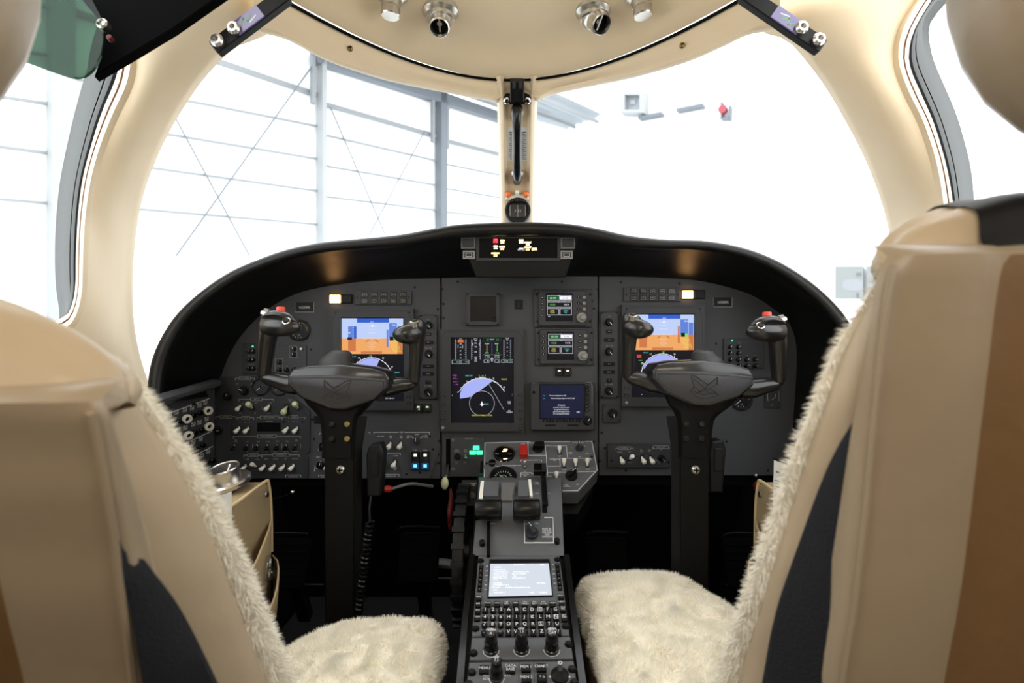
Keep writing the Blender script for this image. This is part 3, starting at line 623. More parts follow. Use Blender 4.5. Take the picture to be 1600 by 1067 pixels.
def label_strip(t, m, x0, x1, y, s=None, drop=5, n=.0004, ink='ink_dim', box=True, dl=True, dr=True):
    """engraved bracket with a boxed heading"""
    w = .0009; a = t.q(x0, y, n); b = t.q(x1, y, n); k = abs(t.q(x0, y+drop, n)[1]-a[1])
    if dl: m.line([(a[0], a[1]-k), a], w, n, ink)
    if dr: m.line([(b[0], b[1]-k), b], w, n, ink)
    c = ((a[0]+b[0])/2, (a[1]+b[1])/2)
    if s:
        hw = len(s)*.0014+.002; hh = .0032
        m.line([a, (c[0]-hw, c[1])], w, n, ink); m.line([(c[0]+hw, c[1]), b], w, n, ink)
        if box: m.line([(c[0]-hw, c[1]-hh), (c[0]+hw, c[1]-hh), (c[0]+hw, c[1]+hh), (c[0]-hw, c[1]+hh)], w*.8, n, ink, True)
        m.txt(s, c[0], c[1], .0046, n+.0001, ink, sx=.8)
    else: m.line([a, b], w, n, ink)
def tx(t, m, s, x, y, size=.0042, n=.0004, ink='ink_dim', sx=.8):
    c = t.q(x, y, n); m.txt(s, c[0], c[1], size, n, ink, sx=sx)

# ---- primary flight displays
def pfd(dx, dy, label, right):
    t = T(IP, 'primary_flight_display', 582+dx, 561+dy, label, 'display', 'primary flight displays'); t.root['group'] = 'primary flight displays'
    q = lambda x, y, n=.0: t.q(x+dx, y+dy, n)
    m = t.mb(); o = [q(517, 641, .014), q(646, 641, .014), q(646, 482, .014), q(517, 482, .014)]; i = [q(532, 627, .014), q(631, 627, .014), q(631, 496, .014), q(532, 496, .014)]
    m.frame(o, i, 0, .014, 'bezel'); m.prism(inset(o, .0005), 0, .004, 'bezel'); t.part('bezel', m)
    m = t.mb(); m.line([q(519, 545, .0142), q(519, 498, .0142), q(527, 486, .0142), q(636, 486, .0142), q(643, 498, .0142), q(643, 545, .0142)], .0007, .014, 'black'); t.part('groove', m)
    s = t.mb(); N = .0045
    def R(x0, y0, x1, y1, c, k): s.prism([q(x0, y1, N), q(x1, y1, N), q(x1, y0, N), q(x0, y0, N)], N+k*.00015, N+k*.00015+.0001, c)
    def Ln(p, w, c, k=5, cl=False): s.line([q(x, y, N) for x, y in p], w, N+k*.00015, c, cl)
    R(532, 496, 631, 627, 'e_black', 0)
    R(534, 497.5, 630, 529, 'e_sky', 1); R(534, 529, 629, 553, 'e_ground', 1)
    R(558, 497.5, 608, 504, 'e_blue', 2)
    R(544, 510, 553, 529, 'e_tapeblue', 2); R(553, 510, 557, 529, 'e_blue', 2); R(544, 529, 556, 549, 'e_tapebrown', 2)
    R(608, 505, 620, 529, 'e_tapeblue', 2); R(621, 510, 628, 529, 'e_tapeblue', 2); R(621, 529, 628, 553, 'e_tapebrown', 2); R(604, 515, 607, 542, 'e_tapebrown' if right else 'e_tapeblue', 2)
    for k in range(5): Ln([(608+k*3, 533), (616+k*2.5, 550)], .0009, 'e_yellow', 3)
    for k in range(6): Ln([(551, 512+k*3.2), (553, 512+k*3.2)], .0006, 'e_white', 3)
    R(609, 526, 615, 532, 'e_black', 4); R(615, 527, 619, 532, 'e_green', 4); R(543, 527, 550, 531, 'e_navy', 4)
    Ln([(572, 534), (577, 530.5)], .001, 'e_black'); Ln([(586, 530.5), (591, 534)], .001, 'e_black')
    Ln([(566, 528.7), (596, 528.7)], .0005, 'e_white', 2)
    for k in range(4): Ln([(576+k % 2*2, 536+k*3), (587-k % 2*2, 536+k*3)], .0005, 'e_white', 3)
    for k in range(3): Ln([(575+k % 2*2, 510+k*5), (588-k % 2*2, 510+k*5)], .0005, 'e_white', 3)
    s.txt('GS 0', *q(582, 503), .004, N+.001, 'e_white'); s.add([(*q(580.5, 508, N), N+.001), (*q(584, 508, N), N+.001), (*q(582.2, 511.5, N), N+.001)], [(0, 1, 2)], 'e_white')
    R(564, 549, 597, 552.5, 'e_tapebrown', 3)
    s.txt('28 00', *q(616, 508), .0048, N+.001, 'e_white', sx=.8); s.txt('200', *q(547, 520), .004, N+.001, 'e_white')
    # compass rose
    cx, cy = q(580, 592, N); r = 33/F*YP
    s.arc(cx, cy, r, 5, 175, .0011, N+.0007, 'e_white', 28)
    for k in range(0, 19): a = math.radians(k*10-2); L = .0035 if k % 3 == 0 else .002; s.line([(cx+r*math.cos(a), cy+r*math.sin(a)), (cx+(r+L)*math.cos(a), cy+(r+L)*math.sin(a))], .0007, N+.0007, 'e_white')
    for a, c in ((60, '30'), (30, '33'), (150, '24'), (120, '27')): s.txt(c, cx+(r+.0065)*math.cos(math.radians(a)), cy+(r+.0065)*math.sin(math.radians(a)), .0045, N+.001, 'e_white')
    s.flat([(cx-r*.9, cy+r*.3)]+[(cx+r*.97*math.cos(math.radians(a)), cy+r*.97*math.sin(math.radians(a))) for a in range(155, 60 if not right else 40, -8)]+[(cx+r*.15, cy+r*.3)], N+.0006, 'e_sector')
    s.txt('HDG 237', *q(553, 557), .0038, N+.001, 'e_cyan', sx=.8); s.txt('273', *q(580, 556), .0045, N+.001, 'e_green'); s.txt('FORMAT>', *q(620, 582), .0042, N+.001, 'e_cyan', sx=.9)
    s.txt('27 C   ISA+7 C', *q(610, 622), .004, N+.001, 'e_white', sx=.8)
    if right:
        R(540, 560, 547, 565, 'e_redglow', 2); s.txt('CRS 011', *q(545, 569), .0034, N+.001, 'e_green', sx=.8); s.txt('TTG', *q(548, 575), .0034, N+.001, 'e_green'); Ln([(553, 613), (557, 609), (561, 611), (556, 614)], .0008, 'e_litgreen', cl=True); s.txt('>', *q(547, 622), .005, N+.001, 'e_white')
    else: Ln([(604, 583), (607, 581)], .0009, 'e_green')
    t.part('screen', s)
    xs_ = (523, 639)
    for x in xs_:
        for y in (612, 623) if right else (620, 630):
            m = t.mb(); c = q(x, y, .014); m.prism([(c[0]-.004, c[1]-.0022), (c[0]+.004, c[1]-.0022), (c[0]+.004, c[1]+.0022), (c[0]-.004, c[1]+.0022)], .014, .0165, 'black', .0006, .0015); m.line([(c[0]-.002, c[1]), (c[0]+.002, c[1])], .0006, .0165, 'ink_dim'); t.part('button', m)
    m = t.mb(); m.cyl(*q(524, 635, .014), .0035, .014, .0165, 'knob_grey', .001, 12); t.part('light_sensor', m)
    for x, y in ((524, 488), (640, 488)):
        m = t.mb(); m.cyl(*q(x, y, .014), .0022, .014, .0148, 'screw', .0004, 10); t.part('screw', m)
pfd(0, 0, 'primary flight display on the left, behind the left yoke, blue over orange', False)
pfd(455, -6, 'primary flight display on the right, behind the right yoke, blue over orange', True)

# ---- multifunction display
t = T(IP, 'multifunction_display', 754, 593, 'tall centre display with engine tapes and a pale blue arc map', 'display')
m = t.mb(); o = t.quad(688, 514, 818, 674, .014); i = t.quad(704, 527, 803, 661, .014); m.frame(o, i, 0, .014, 'bezel'); m.prism(inset(o, .0005), 0, .004, 'bezel'); t.part('bezel', m)
m = t.mb(); m.line([t.q(x, y, .0142) for x, y in ((690, 577), (690, 526), (697, 518), (808, 518), (816, 526), (816, 577))], .0007, .014, 'black'); t.part('groove', m)
z = Zm(690, 515, 6.67); N = .0045; s = t.mb()
zq = lambda X, Y: t.q(*z(X, Y), N)
def R(x0, y0, x1, y1, c, k=4): s.prism([zq(x0, y1), zq(x1, y1), zq(x1, y0), zq(x0, y0)], N+k*.00015, N+k*.00015+.0001, c)
def Ln(p, w, c, k=5, cl=False): s.line([zq(x, y) for x, y in p], w, N+k*.00015, c, cl)
def Tx(a, X, Y, sz, c, sx=.85): s.txt(a, *zq(X, Y), sz, N+.0012, c, sx=sx)
s.prism(i, N, N+.0001, 'e_black')
for x0, x1 in ((143, 255), (312, 402), (648, 722)):
    Ln([(x0, 100), (x0, 310 if x0 < 600 else 310)], .0006, 'e_line'); Ln([(x1, 100), (x1, 310)], .0006, 'e_line')
    for k in range(10): Ln([(x0, 110+k*21), (x0+12, 110+k*21)], .0005, 'e_line'); Ln([(x1-12, 110+k*21), (x1, 110+k*21)], .0005, 'e_line')
for X, ys, lab in ((197, (150, 185, 222, 260, 297), ('100', '90', '80', '60', '40')), (355, (115, 142, 180, 232, 287, 310, 330), ('900', '800', '700', '600', '400', '300', '200')), (684, (108, 142, 184, 226, 268), ('20', '16', '12', '8', '4'))):
    for y, l in zip(ys, lab): Tx(l, X, y, .0042, 'e_white')
Tx('N1%', 200, 98, .004, 'e_white'); R(168, 106, 228, 134, 'e_tapebrown', 2); Tx('TO', 198, 120, .004, 'e_redglow'); Tx('ITT C', 355, 98, .0042, 'e_white'); Tx('OIL PSI', 684, 92, .0038, 'e_white', .7)
Ln([(172, 160), (172, 190)], .0012, 'e_line'); Ln([(220, 160), (220, 190)], .0012, 'e_line'); Ln([(315, 140), (330, 150), (315, 165)], .0008, 'e_white'); Ln([(400, 140), (388, 150), (400, 165)], .0008, 'e_white')
for a, b, c, d, tt in ((110, 317, 190, 355, '0.0'), (202, 317, 285, 355, '0.0')): Ln([(a, b), (c, b), (c, d), (a, d)], .0009, 'e_line', cl=True); Tx(tt, (a+c)/2+18, (b+d)/2, .0052, 'e_green')
for a, b, c, d, tt in ((433, 90, 515, 122, '0.0'), (538, 90, 618, 122, '0.0'), (452, 270, 495, 298, '26'), (556, 270, 598, 298, '26'), (625, 314, 678, 342, '102'), (690, 314, 742, 342, '101')): Ln([(a, b), (c, b), (c, d), (a, d)], .0007, 'e_dgreen' if b < 100 else 'e_line', cl=True); Tx(tt, (a+c)/2+6, (b+d)/2, .0048, 'e_green')
for a, b in ((442, 494), (555, 607)): Ln([(a, 314), (b, 314), (b, 342), (a, 342)], .0008, 'e_line', cl=True); Tx('0', (a+b)/2+10, 328, .0048, 'e_white')
Tx('FUEL QTY', 525, 103, .0036, 'e_white', .6); Tx('FLOW', 474, 148, .0042, 'e_white'); Tx('TEMP', 572, 148, .0042, 'e_white'); Tx('%\nRPM\nN2', 525, 308, .0042, 'e_white')
Ln([(432, 262), (620, 262)], .0006, 'e_line'); Ln([(525, 140), (525, 255)], .0008, 'e_tapeblue')
Ln([(472, 160), (472, 235)], .001, 'e_yellow'); Ln([(580, 160), (580, 215)], .001, 'e_green'); Tx('O O', 472, 243, .0052, 'e_green'); Tx('Y', 578, 222, .006, 'e_green'); Tx('U  U', 582, 245, .0048, 'e_green')
Tx('FMS1', 138, 478, .006, 'e_mag', .75); Tx('DTK ----', 145, 508, .0042, 'e_mag', .8); Tx('TTG --:--', 148, 545, .0042, 'e_mag', .8); Tx('------NM', 150, 572, .0042, 'e_mag', .7)
Tx('HDG 160', 285, 480, .0048, 'e_cyan', .85); Tx('120', 422, 484, .0052, 'e_green'); Ln([(390, 470), (394, 497), (450, 497), (455, 470)], .0006, 'e_litgreen'); Tx('RNG 25', 652, 517, .0048, 'e_yellow', .75)
cx, cy = zq(420, 770); r = Vector(zq(420, 505)).y-cy
s.arc(cx, cy, r, 29, 150, .0012, N+.0010, 'e_white', 30)
for k in range(-3, 10): a = math.radians(90-23+k*10-4); L = .0035; s.line([(cx+r*math.cos(a), cy+r*math.sin(a)), (cx+(r+L*.7)*math.cos(a), cy+(r+L*.7)*math.sin(a))], .0008, N+.001, 'e_white')
Tx('9', 262, 540, .0055, 'e_white'); Tx('15', 540, 508, .0055, 'e_white'); Tx('18', 650, 600, .0055, 'e_white'); Tx('6', 170, 650, .0055, 'e_white')
s.flat([zq(x, y) for x, y in ((193, 717), (193, 668), (205, 630), (230, 590), (265, 555), (310, 525), (355, 510), (400, 503), (440, 503), (490, 515), (530, 535), (500, 560), (400, 635), (360, 650), (310, 697), (250, 710))], N+.0008, 'e_sector')
s.arc(*zq(420, 768), Vector(zq(550, 768)).x-cx, -60, 245, .0008, N+.001, 'e_line', 36)
Ln([(495, 570), (650, 833)], .0008, 'e_line', 6); Ln([(530, 535), (580, 555)], .0018, 'e_line', 6)
s.flat([zq(x, y) for x, y in ((420, 745), (428, 768), (448, 782), (428, 780), (430, 795), (410, 795), (412, 780), (398, 782), (412, 768))], N+.0012, 'e_white')
Tx('KBNA', 468, 775, .0045, 'e_cyan'); Tx('CHECK DATABASE STATUS', 420, 893, .0048, 'e_yellow', .8); Tx('TERR\nWX', 706, 762, .0042, 'e_white'); Tx('BRG\nTO WPT', 708, 855, .0042, 'e_white'); Tx('1', 735, 677, .004, 'e_white'); Tx('<', 110, 683, .004, 'e_white')
t.part('screen', s)
for x, ys in ((692.5, (620, 632, 644, 656)), (813, (617, 630, 642, 654, 664, 669))):
    for y in ys:
        m = t.mb(); c = t.q(x, y, .014); m.prism([(c[0]-.004, c[1]-.0022), (c[0]+.004, c[1]-.0022), (c[0]+.004, c[1]+.0022), (c[0]-.004, c[1]+.0022)], .014, .0165, 'black', .0006, .0015); m.line([(c[0]-.002, c[1]), (c[0]+.002, c[1])], .0006, .0165, 'ink_dim'); t.part('button', m)
m = t.mb(); m.cyl(*t.q(692, 668, .014), .0038, .014, .017, 'knob_grey', .001, 12); t.part('light_sensor', m)

# ---- radio tuning units
def radio(y0, f1, label, xoff):
    x0 = 836+xoff; t = T(IP, 'radio_tuning_unit', x0+44, y0+29, label, 'radio', 'radio tuning units')
    rect_part(t, 'body', x0-2, y0, x0+89, y0+59, 0, .006, 'bezel', .001, .002)
    rect_part(t, 'face_plate', x0+5, y0+2, x0+80, y0+57, .006, .012, 'bezel', .002, .004)
    sx0, sy0 = x0+18, y0+7
    s = t.mb(); N = .0125
    def R(a, b, c, d, e, k): s.prism(t.quad(sx0+a, sy0+b, sx0+c, sy0+d, N), N+k*.00015-.0003, N+k*.00015, e)
    R(-1.5, -1, 41, 43, 'screen_off', 0); R(0, 0, 40, 42, 'e_black', 1)
    for a, b, c, d in ((1, 3, 39, 11), (1, 13, 39, 21), (1, 23, 19, 33), (21, 23, 39, 33)):
        s.line(t.quad(sx0+a, sy0+b, sx0+c, sy0+d, N), .0007, N+.0005, 'e_white', True)
    R(2, 4, 20, 10, 'e_dgreen', 3); R(20, 4, 38, 9, 'e_white', 3)
    def Tx(q_, X, Y, z_, c): s.txt(q_, *t.q(sx0+X, sy0+Y, N), z_, N+.0009, c, sx=.85)
    Tx(f1, 10, 7, .0058, 'e_litgreen'); Tx('121.900', 29, 6.8, .0046, 'e_navy'); Tx('110.30', 9, 17, .0056, 'e_green'); Tx('108.10' if xoff == 0 else '111.75', 31, 17, .0054, 'e_white')
    Tx('2000\nTCAS', 9, 28, .0052, 'e_yellow'); Tx('TA/RA\nREL', 30, 28, .0045, 'e_cyan'); Tx('COM', 20, 3, .0028, 'e_white'); Tx('NAV', 20, 13, .0028, 'e_white')
    if xoff == 0: Tx('REM', 4, 35.5, .003, 'e_white')
    t.part('screen', s)
    for k in range(4): 
        m = t.mb(); c = t.q(x0+11, y0+13+k*9.4, .012); m.cyl(*c, .003, .012, .0145, 'black', .0008, 12); m.cyl(*c, .0009, .0145, .0149, 'ink', seg=8); t.part('line_key', m)
    for k in range(3):
        m = t.mb(); c = t.q(x0+68, y0+12+k*9.4, .012); m.cyl(*c, .003, .012, .0145, 'black', .0008, 12); m.cyl(*c, .0009, .0145, .0149, 'ink', seg=8); t.part('line_key', m)
        btn(t, x0+77, y0+12.5+k*9.2, 5, 4.8, .012, .0155, 'knob_grey', name='square_key')
    c = t.q(x0+73, y0+44, .02); m = t.mb(); m.lathe([(.0115, .012), (.0115, .018), (.0105, .020)], 'knob_grey', c, 24); m.lathe([(.0065, .02), (.0062, .030), (.005, .0315)], 'knob_grey', (c[0]+.002, c[1]), 20); t.part('tuning_knob', m)
    for x, y in ((3, 8), (86, 50), (4, 50), (86, 8)):
        m = t.mb(); m.cyl(*t.q(x0+x, y0+y, .006), .003, .006, .0072, 'black', .0005, 10); t.part('screw', m)
radio(452, '121.875', 'upper of the two radio tuning units beside the centre display', 0)
radio(512, '127.175', 'lower of the two radio tuning units beside the centre display', 2)
# ---- small dark standby screen
t = T(IP, 'standby_instrument', 754, 482, 'small square dark blank standby screen above the tall centre display', 'display')
m = t.mb(); m.frame(roundpoly(t.quad(729, 458, 780, 508, .012), .005), roundpoly(t.quad(735, 463, 775, 502, .012), .002), 0, .012, 'bezel'); t.part('bezel', m)
rect_part(t, 'screen', 734, 462, 776, 503, 0, .008, 'screen_off', 0)
for x, y in ((731, 460), (778, 460), (731, 507), (778, 507)):
    m = t.mb(); m.cyl(*t.q(x, y), .0026, .0, .0135, 'black', .0004, 10); t.part('screw', m)
m = t.mb(); m.cyl(*t.q(772, 499, .014), .005, .010, .018, 'black', .001, 14); t.part('knob', m)
m = t.mb(); tx(t, m, '- -', 753, 505.5, .004, .0122, 'ink_dim'); t.part('marking', m)
# ---- small placard between
t = T(IP, 'centre_placard', 811, 475, 'tiny brown placard with four lines of print right of the blank screen', 'placard')
rect_part(t, 'plate', 804, 468, 817, 483, 0, .001, 'black', .0003); m = t.mb(); tx(t, m, 'STBY\nHSI\nSEE\nAFM', 810.5, 475.5, .0042, .0012, 'brown_line'); t.part('print', m)
# ---- map unit (lower right centre)
t = T(IP, 'moving_map_unit', 880, 635, 'wide black map unit with white disclaimer text on a navy screen', 'display')
rect_part(t, 'body', 828, 598, 930, 673, 0, .022, 'bezel', .003, .005)
s = t.mb(); s.prism(t.quad(843, 600, 914, 655, .022), .022, .0224, 'screen_off'); s.prism(t.quad(844.5, 601.5, 912.5, 653, .022), .0224, .0227, 'e_navy')
z = Zm(825, 570, 10.145)
def Tx(a, X, Y, sz, c='e_white', sx=.8): s.txt(a, *t.q(*z(X, Y), .023), sz, .0232, c, sx=sx)
Tx('LL', 253, 487, .0038, 'e_cyan'); Tx('Terrain Land Database 4.05', 470, 487, .0040, sx=.85); Tx('A', 253, 532, .0038, 'e_cyan'); Tx('Airborne Database Expires 10-OCT-2020', 550, 530, .0040, sx=.8)
for k, l in enumerate(('All map data', 'provided is only to be used', 'as a general reference to', 'your surroundings and as an', 'aid to situational awareness.')): Tx(l, 530, 640+k*34, .0040, sx=.82)
Tx('OK?', 795, 750, .0055)
t.part('screen', s)
for k, l in enumerate(('MODE', 'NRST', 'PROC', 'TA', 'VIEW', 'FUNC')): 
    btn(t, *z(275+k*104, 888), 8, 3.6, .022, .0245, 'black', l, 'ink_dim', .0026)
for k, l in enumerate(('D', 'CLR', 'V', 'FN', 'MENU', 'ENT', 'OK')): 
    btn(t, *z(938, 352+k*61), 5.6, 4.6, .022, .0245, 'black', l, 'ink_dim', .0026, r=.0015)
knob(t, *z(945, 890), .0085, .014, 'black', 30, n=.022)
m = t.mb(); m.cyl(*t.q(*z(90, 430), .022), .0035, .022, .025, 'black', .0008, 12); t.part('socket', m)
for a, b in ((275, 440), (620, 800)): rect_part(t, 'card_slot', *z(a, 945), *z(b, 968), .022, .0224, 'black', 0)
m = t.mb(); m.line([t.q(*z(905, 290), .022), t.q(*z(925, 278), .022), t.q(*z(995, 278), .022), t.q(*z(1015, 330), .022), t.q(*z(1015, 640), .022)], .0006, .022, 'ink_dim'); tx(t, m, 'MAP', *z(90, 292), .0032, .0222); t.part('marking', m)
# ---- lit push buttons
for xs_, y, cols_, lb in (((653.5, 667.5), 637.5, 'e_litgreen', 'pair of push buttons with green lit captions under the left mode panel'), ((874, 887), 581, 'e_lit', 'pair of push buttons with white lit captions under the radios')):
    t = T(IP, 'lit_push_buttons', sum(xs_)/2, y, lb, 'button')
    for x in xs_:
        rect_part(t, 'button', x-6, y-6, x+6, y+6.5, 0, .006, 'black_gloss', .0006)
        m = t.mb(); c = t.q(x, y, .006); m.prism([(c[0]-.0035, c[1]+.0008), (c[0]+.0035, c[1]+.0008), (c[0]+.0028, c[1]+.0042), (c[0]-.0028, c[1]+.0042)], .006, .0064, cols_)
        if cols_ == 'e_litgreen' and x < 660: m.rect(c[0]+.0005, c[1]-.004, c[0]+.003, c[1]-.0015, .006, .0064, cols_)
        t.part('lit_caption', m)
# ---- mode panels (vertical strips)
def mode_panel(x0, x1, y0, y1, label, skew):
    t = T(IP, 'mode_select_panel', (x0+x1)/2, (y0+y1)/2, label, 'control panel', 'mode select panels'); cx = (x0+x1)/2
    rect_part(t, 'body', x0, y0, x1, y1, 0, .008, 'bezel', .0015, .003)
    h = (y1-y0)/132
    for y, w, l in ((30, 8, 'HDG'), (43, 15, 'NAV'), (80, 17, 'APPR'), (92, 17, 'BANK'), (105, 8, 'VS')): btn(t, cx, y0+y*h, w, 5.2, .008, .011, 'black', l, 'ink_dim', .0034)
    for y, r in ((16, .0075), (61, .0078), (121, .0082)): knob(t, cx, y0+y*h, r, .014, 'black', 140, n=.008, skirt=1.15)
    m = t.mb(); tx(t, m, 'CRS', cx, y0+7*h, .0032, .0082); tx(t, m, 'PUSH - O - DIR', cx, y0+52*h, .003, .0082); tx(t, m, 'PIT - O - SPEED', cx, y0+111*h, .003, .0082); t.part('marking', m)
    for x in (x0+2.5, x1-2.5):
        for y in (y0+2, y1-2): 
            m = t.mb(); m.cyl(*t.q(x, y, .008), .0022, .008, .009, 'black', .0004, 8); t.part('screw', m)
mode_panel(655, 683, 492, 624, 'narrow vertical mode panel with three knobs right of the left display', 0)
mode_panel(938, 966, 487, 622, 'narrow vertical mode panel with three knobs left of the right display', 0)
t = T(IP, 'knob_panel', 956, 645, 'small square plate with one round knob under the right mode panel', 'control panel')
rect_part(t, 'body', 942, 631, 970, 660, 0, .006, 'bezel', .001, .003); knob(t, 958, 646, .009, .015, 'black', 170, n=.006)
for x, y in ((945, 634), (968, 657)): m = t.mb(); m.cyl(*t.q(x, y, .006), .002, .006, .007, 'black', .0004, 8); t.part('screw', m)
# ---- annunciator key rows and master warning lamps
def keyrow(x0, y0, x1, y1, label):
    t = T(IP, 'key_row', (x0+x1)/2, (y0+y1)/2, label, 'button panel', 'ten key panels above the flight displays'); rect_part(t, 'body', x0, y0, x1, y1, 0, .005, 'bezel', .0008, .001)
    w = (x1-x0-14)/5
    for r in range(2):
        for c in range(5):
            x = x0+8+w*(c+.5); y = y0+(y1-y0)*(.28+.46*r); b = btn(t, x, y, 10.5, 8, .005, .0075, 'black_gloss')
            m = t.mb(); p = t.q(x, y, .0076); m.line([(p[0]-.005, p[1]-.0035), (p[0]-.005, p[1]+.0035), (p[0]+.005, p[1]+.0035), (p[0]+.005, p[1]-.0035)], .0004, .0075, 'ink_dim', True); m.txt(['ATT', 'HDG', 'NAV', 'ADC', 'SG', 'BRG', 'ET', 'TFC', 'TERR', 'WX'][r*5+c], p[0], p[1], .0036, .0077, 'ink_dim', sx=.75); t.part('caption', m, b)
    for x in (x0+4, x1-4): m = t.mb(); m.cyl(*t.q(x, (y0+y1)/2, .005), .0022, .005, .006, 'black', .0004, 8); t.part('screw', m)
keyrow(554, 454, 643, 476, 'ten small square keys in two rows above the left flight display')
keyrow(975, 449, 1063, 471, 'ten small square keys in two rows above the right flight display')
for x0, sgn, y, lb in ((523, 1, 467, 'glowing orange master warning lamp above the left flight display'), (1075, 1, 460, 'glowing orange master warning lamp above the right flight display')):
    t = T(IP, 'master_warning_lamp', x0+10, y, lb, 'lamp'); rect_part(t, 'housing', x0-9, y-7, x0+27, y+7, 0, .004, 'black', .0006)
    rect_part(t, 'lit_lens', x0-8, y-6, x0+8, y+6, .004, .008, 'e_master', .0006); rect_part(t, 'dark_lens', x0+10, y-6, x0+26, y+6, .004, .007, 'black', .0006)
for x, y, lb in ((476, 480, 'black registration placard reading N330PK on the left of the panel'), (1130, 472, 'black registration placard reading N330PK on the right of the panel')):
    t = T(IP, 'registration_placard', x, y, lb, 'placard'); rect_part(t, 'frame', x-15, y-7.5, x+14.5, y+8, 0, .002, 'knob_grey', .0005); rect_part(t, 'plate', x-14.5, y-7.5, x+13.5, y+6.8, .002, .0028, 'black', .0003)
    m = t.mb(); tx(t, m, 'N330PK', x, y+.5, .0082, .003, 'ink', .9); t.part('lettering', m)
# ---- round gauges
def gauge(x, y, r, label, marks, half=0):
    t = T(IP, 'round_gauge', x, y, label, 'gauge'); R_ = r/F*YP
    m = t.mb(); m.lathe([(R_*1.12, 0), (R_*1.12, .006), (R_*.98, .009), (R_*.92, .004)], 'panel_dark', seg=32, cap=False); t.part('bezel', m)
    m = t.mb(); m.cyl(0, 0, R_*.95, 0, .003, 'black', seg=32); t.part('dial', m)
    m = t.mb()
    for a0, a1, c in marks: m.arc(0, 0, R_*.82, a0, a1, R_*.09, .003, c, 10)
    for k in range(14): a = math.radians(k*22); m.line([(R_*.7*math.cos(a), R_*.7*math.sin(a)), (R_*.84*math.cos(a), R_*.84*math.sin(a))], .0006, .0031, 'ink')
    m.txt('PSI' if r < 20 else 'KT', 0, -R_*.5, .005, .0033, 'ink_dim'); m.txt('0 4', 0, R_*.45, .005, .0033, 'ink_dim'); t.part('markings', m)
    m = t.mb(); m.line([(R_*.1, R_*.1), (-R_*.55, -R_*.45)], .0012, .004, 'ink'); m.cyl(0, 0, .003, .003, .006, 'black', seg=12); t.part('needle', m)
    for a in (45, 135, 225, 315): m = t.mb(); m.cyl(R_*1.15*math.cos(math.radians(a)), R_*1.15*math.sin(math.radians(a)), .0022, 0, .0012, 'black', seg=8); t.part('screw', m)
gauge(468, 516, 15, 'round airspeed gauge with red and yellow arc behind the left yoke grip', [(100, 80, 'red'), (78, 10, 'yellow'), (150, 190, 'blue_paint')])
gauge(409, 604, 12.5, 'small black pressure gauge under the left yoke arm, outer of two', [])
gauge(438, 604, 12.5, 'small black pressure gauge under the left yoke arm, inner of two', [])
gauge(1158, 624, 15, 'round gauge with a yellow mark below the right yoke', [(170, 190, 'yellow')])
# ---- audio panels
def audio(x0, y0, x1, y1, label, nx, ny, led):
    t = T(IP, 'audio_panel', (x0+x1)/2, (y0+y1)/2, label, 'control panel'); rect_part(t, 'body', x0, y0, x1, y1, 0, .005, 'panel_dark', .0008, .002)
    for r in range(ny):
        for c in range(nx if r >= ny-2 else 2):
            x = x0+11+c*(x1-x0-10)/4.2; y = y0+10+r*(y1-y0-8)/ny; knob(t, x, y+3, .0042, .009, 'black_gloss', 30*c, n=.005)
            m = t.mb(); tx(t, m, ['COM1', 'COM2', 'NAV1', 'ADF'][c], x, y-3.4, .0026, .0052); t.part('marking', m)
    if led: m = t.mb(); m.cyl(*t.q(*led, .005), .0018, .005, .0065, 'e_led', .0005, 10); t.part('green_light', m)
audio(378, 536, 412, 584, 'dark audio panel with a green light at the far left', 2, 3, (395, 541))
audio(1131, 529, 1195, 576, 'dark audio panel with a green light right of the right yoke', 4, 4, (1144, 532))
t = T(IP, 'jack_panel', 452, 560, 'small grey plate with round knobs behind the left yoke grip', 'control panel'); rect_part(t, 'body', 428, 540, 478, 586, 0, .004, 'panel', .0008)
for x, y in ((458, 545), (458, 554), (436, 566), (447, 578), (459, 577), (436, 578)): knob(t, x, y, .0042, .009, 'black_gloss', 0, n=.004)
m = t.mb(); m.line(t.quad(452, 541, 464, 559, .004), .0006, .004, 'ink_dim', True); m.line(t.quad(430, 560, 442, 582, .004), .0006, .004, 'ink_dim', True)
for x, l in ((436, 'MIC'), (447, 'PHONE'), (459, 'SPKR')): tx(t, m, l, x, 572, .0028, .0042)
t.part('marking', m); m = t.mb(); m.cyl(*t.q(471, 545, .004), .0035, .004, .008, 'satin', .001, 12); t.part('jack', m)
t = T(IP, 'oxygen_placard', 1208, 621, 'small dark placard with pale hooked diagram right of the right yoke', 'placard'); rect_part(t, 'plate', 1195, 602, 1220, 638, 0, .003, 'panel_dark', .0005)
m = t.mb(); tx(t, m, 'OXY', 1207, 606, .0034, .0032); m.line([t.q(1211, 615), t.q(1210, 621), t.q(1205, 624)], .001, .003, 'ink_dim'); tx(t, m, 'OFF', 1206, 633, .0038, .0032); m.line([t.q(1198, 611), t.q(1199, 626)], .0008, .003, 'ink_dim'); m.line([t.q(1216, 611), t.q(1216, 626)], .0008, .003, 'ink_dim'); t.part('print', m)

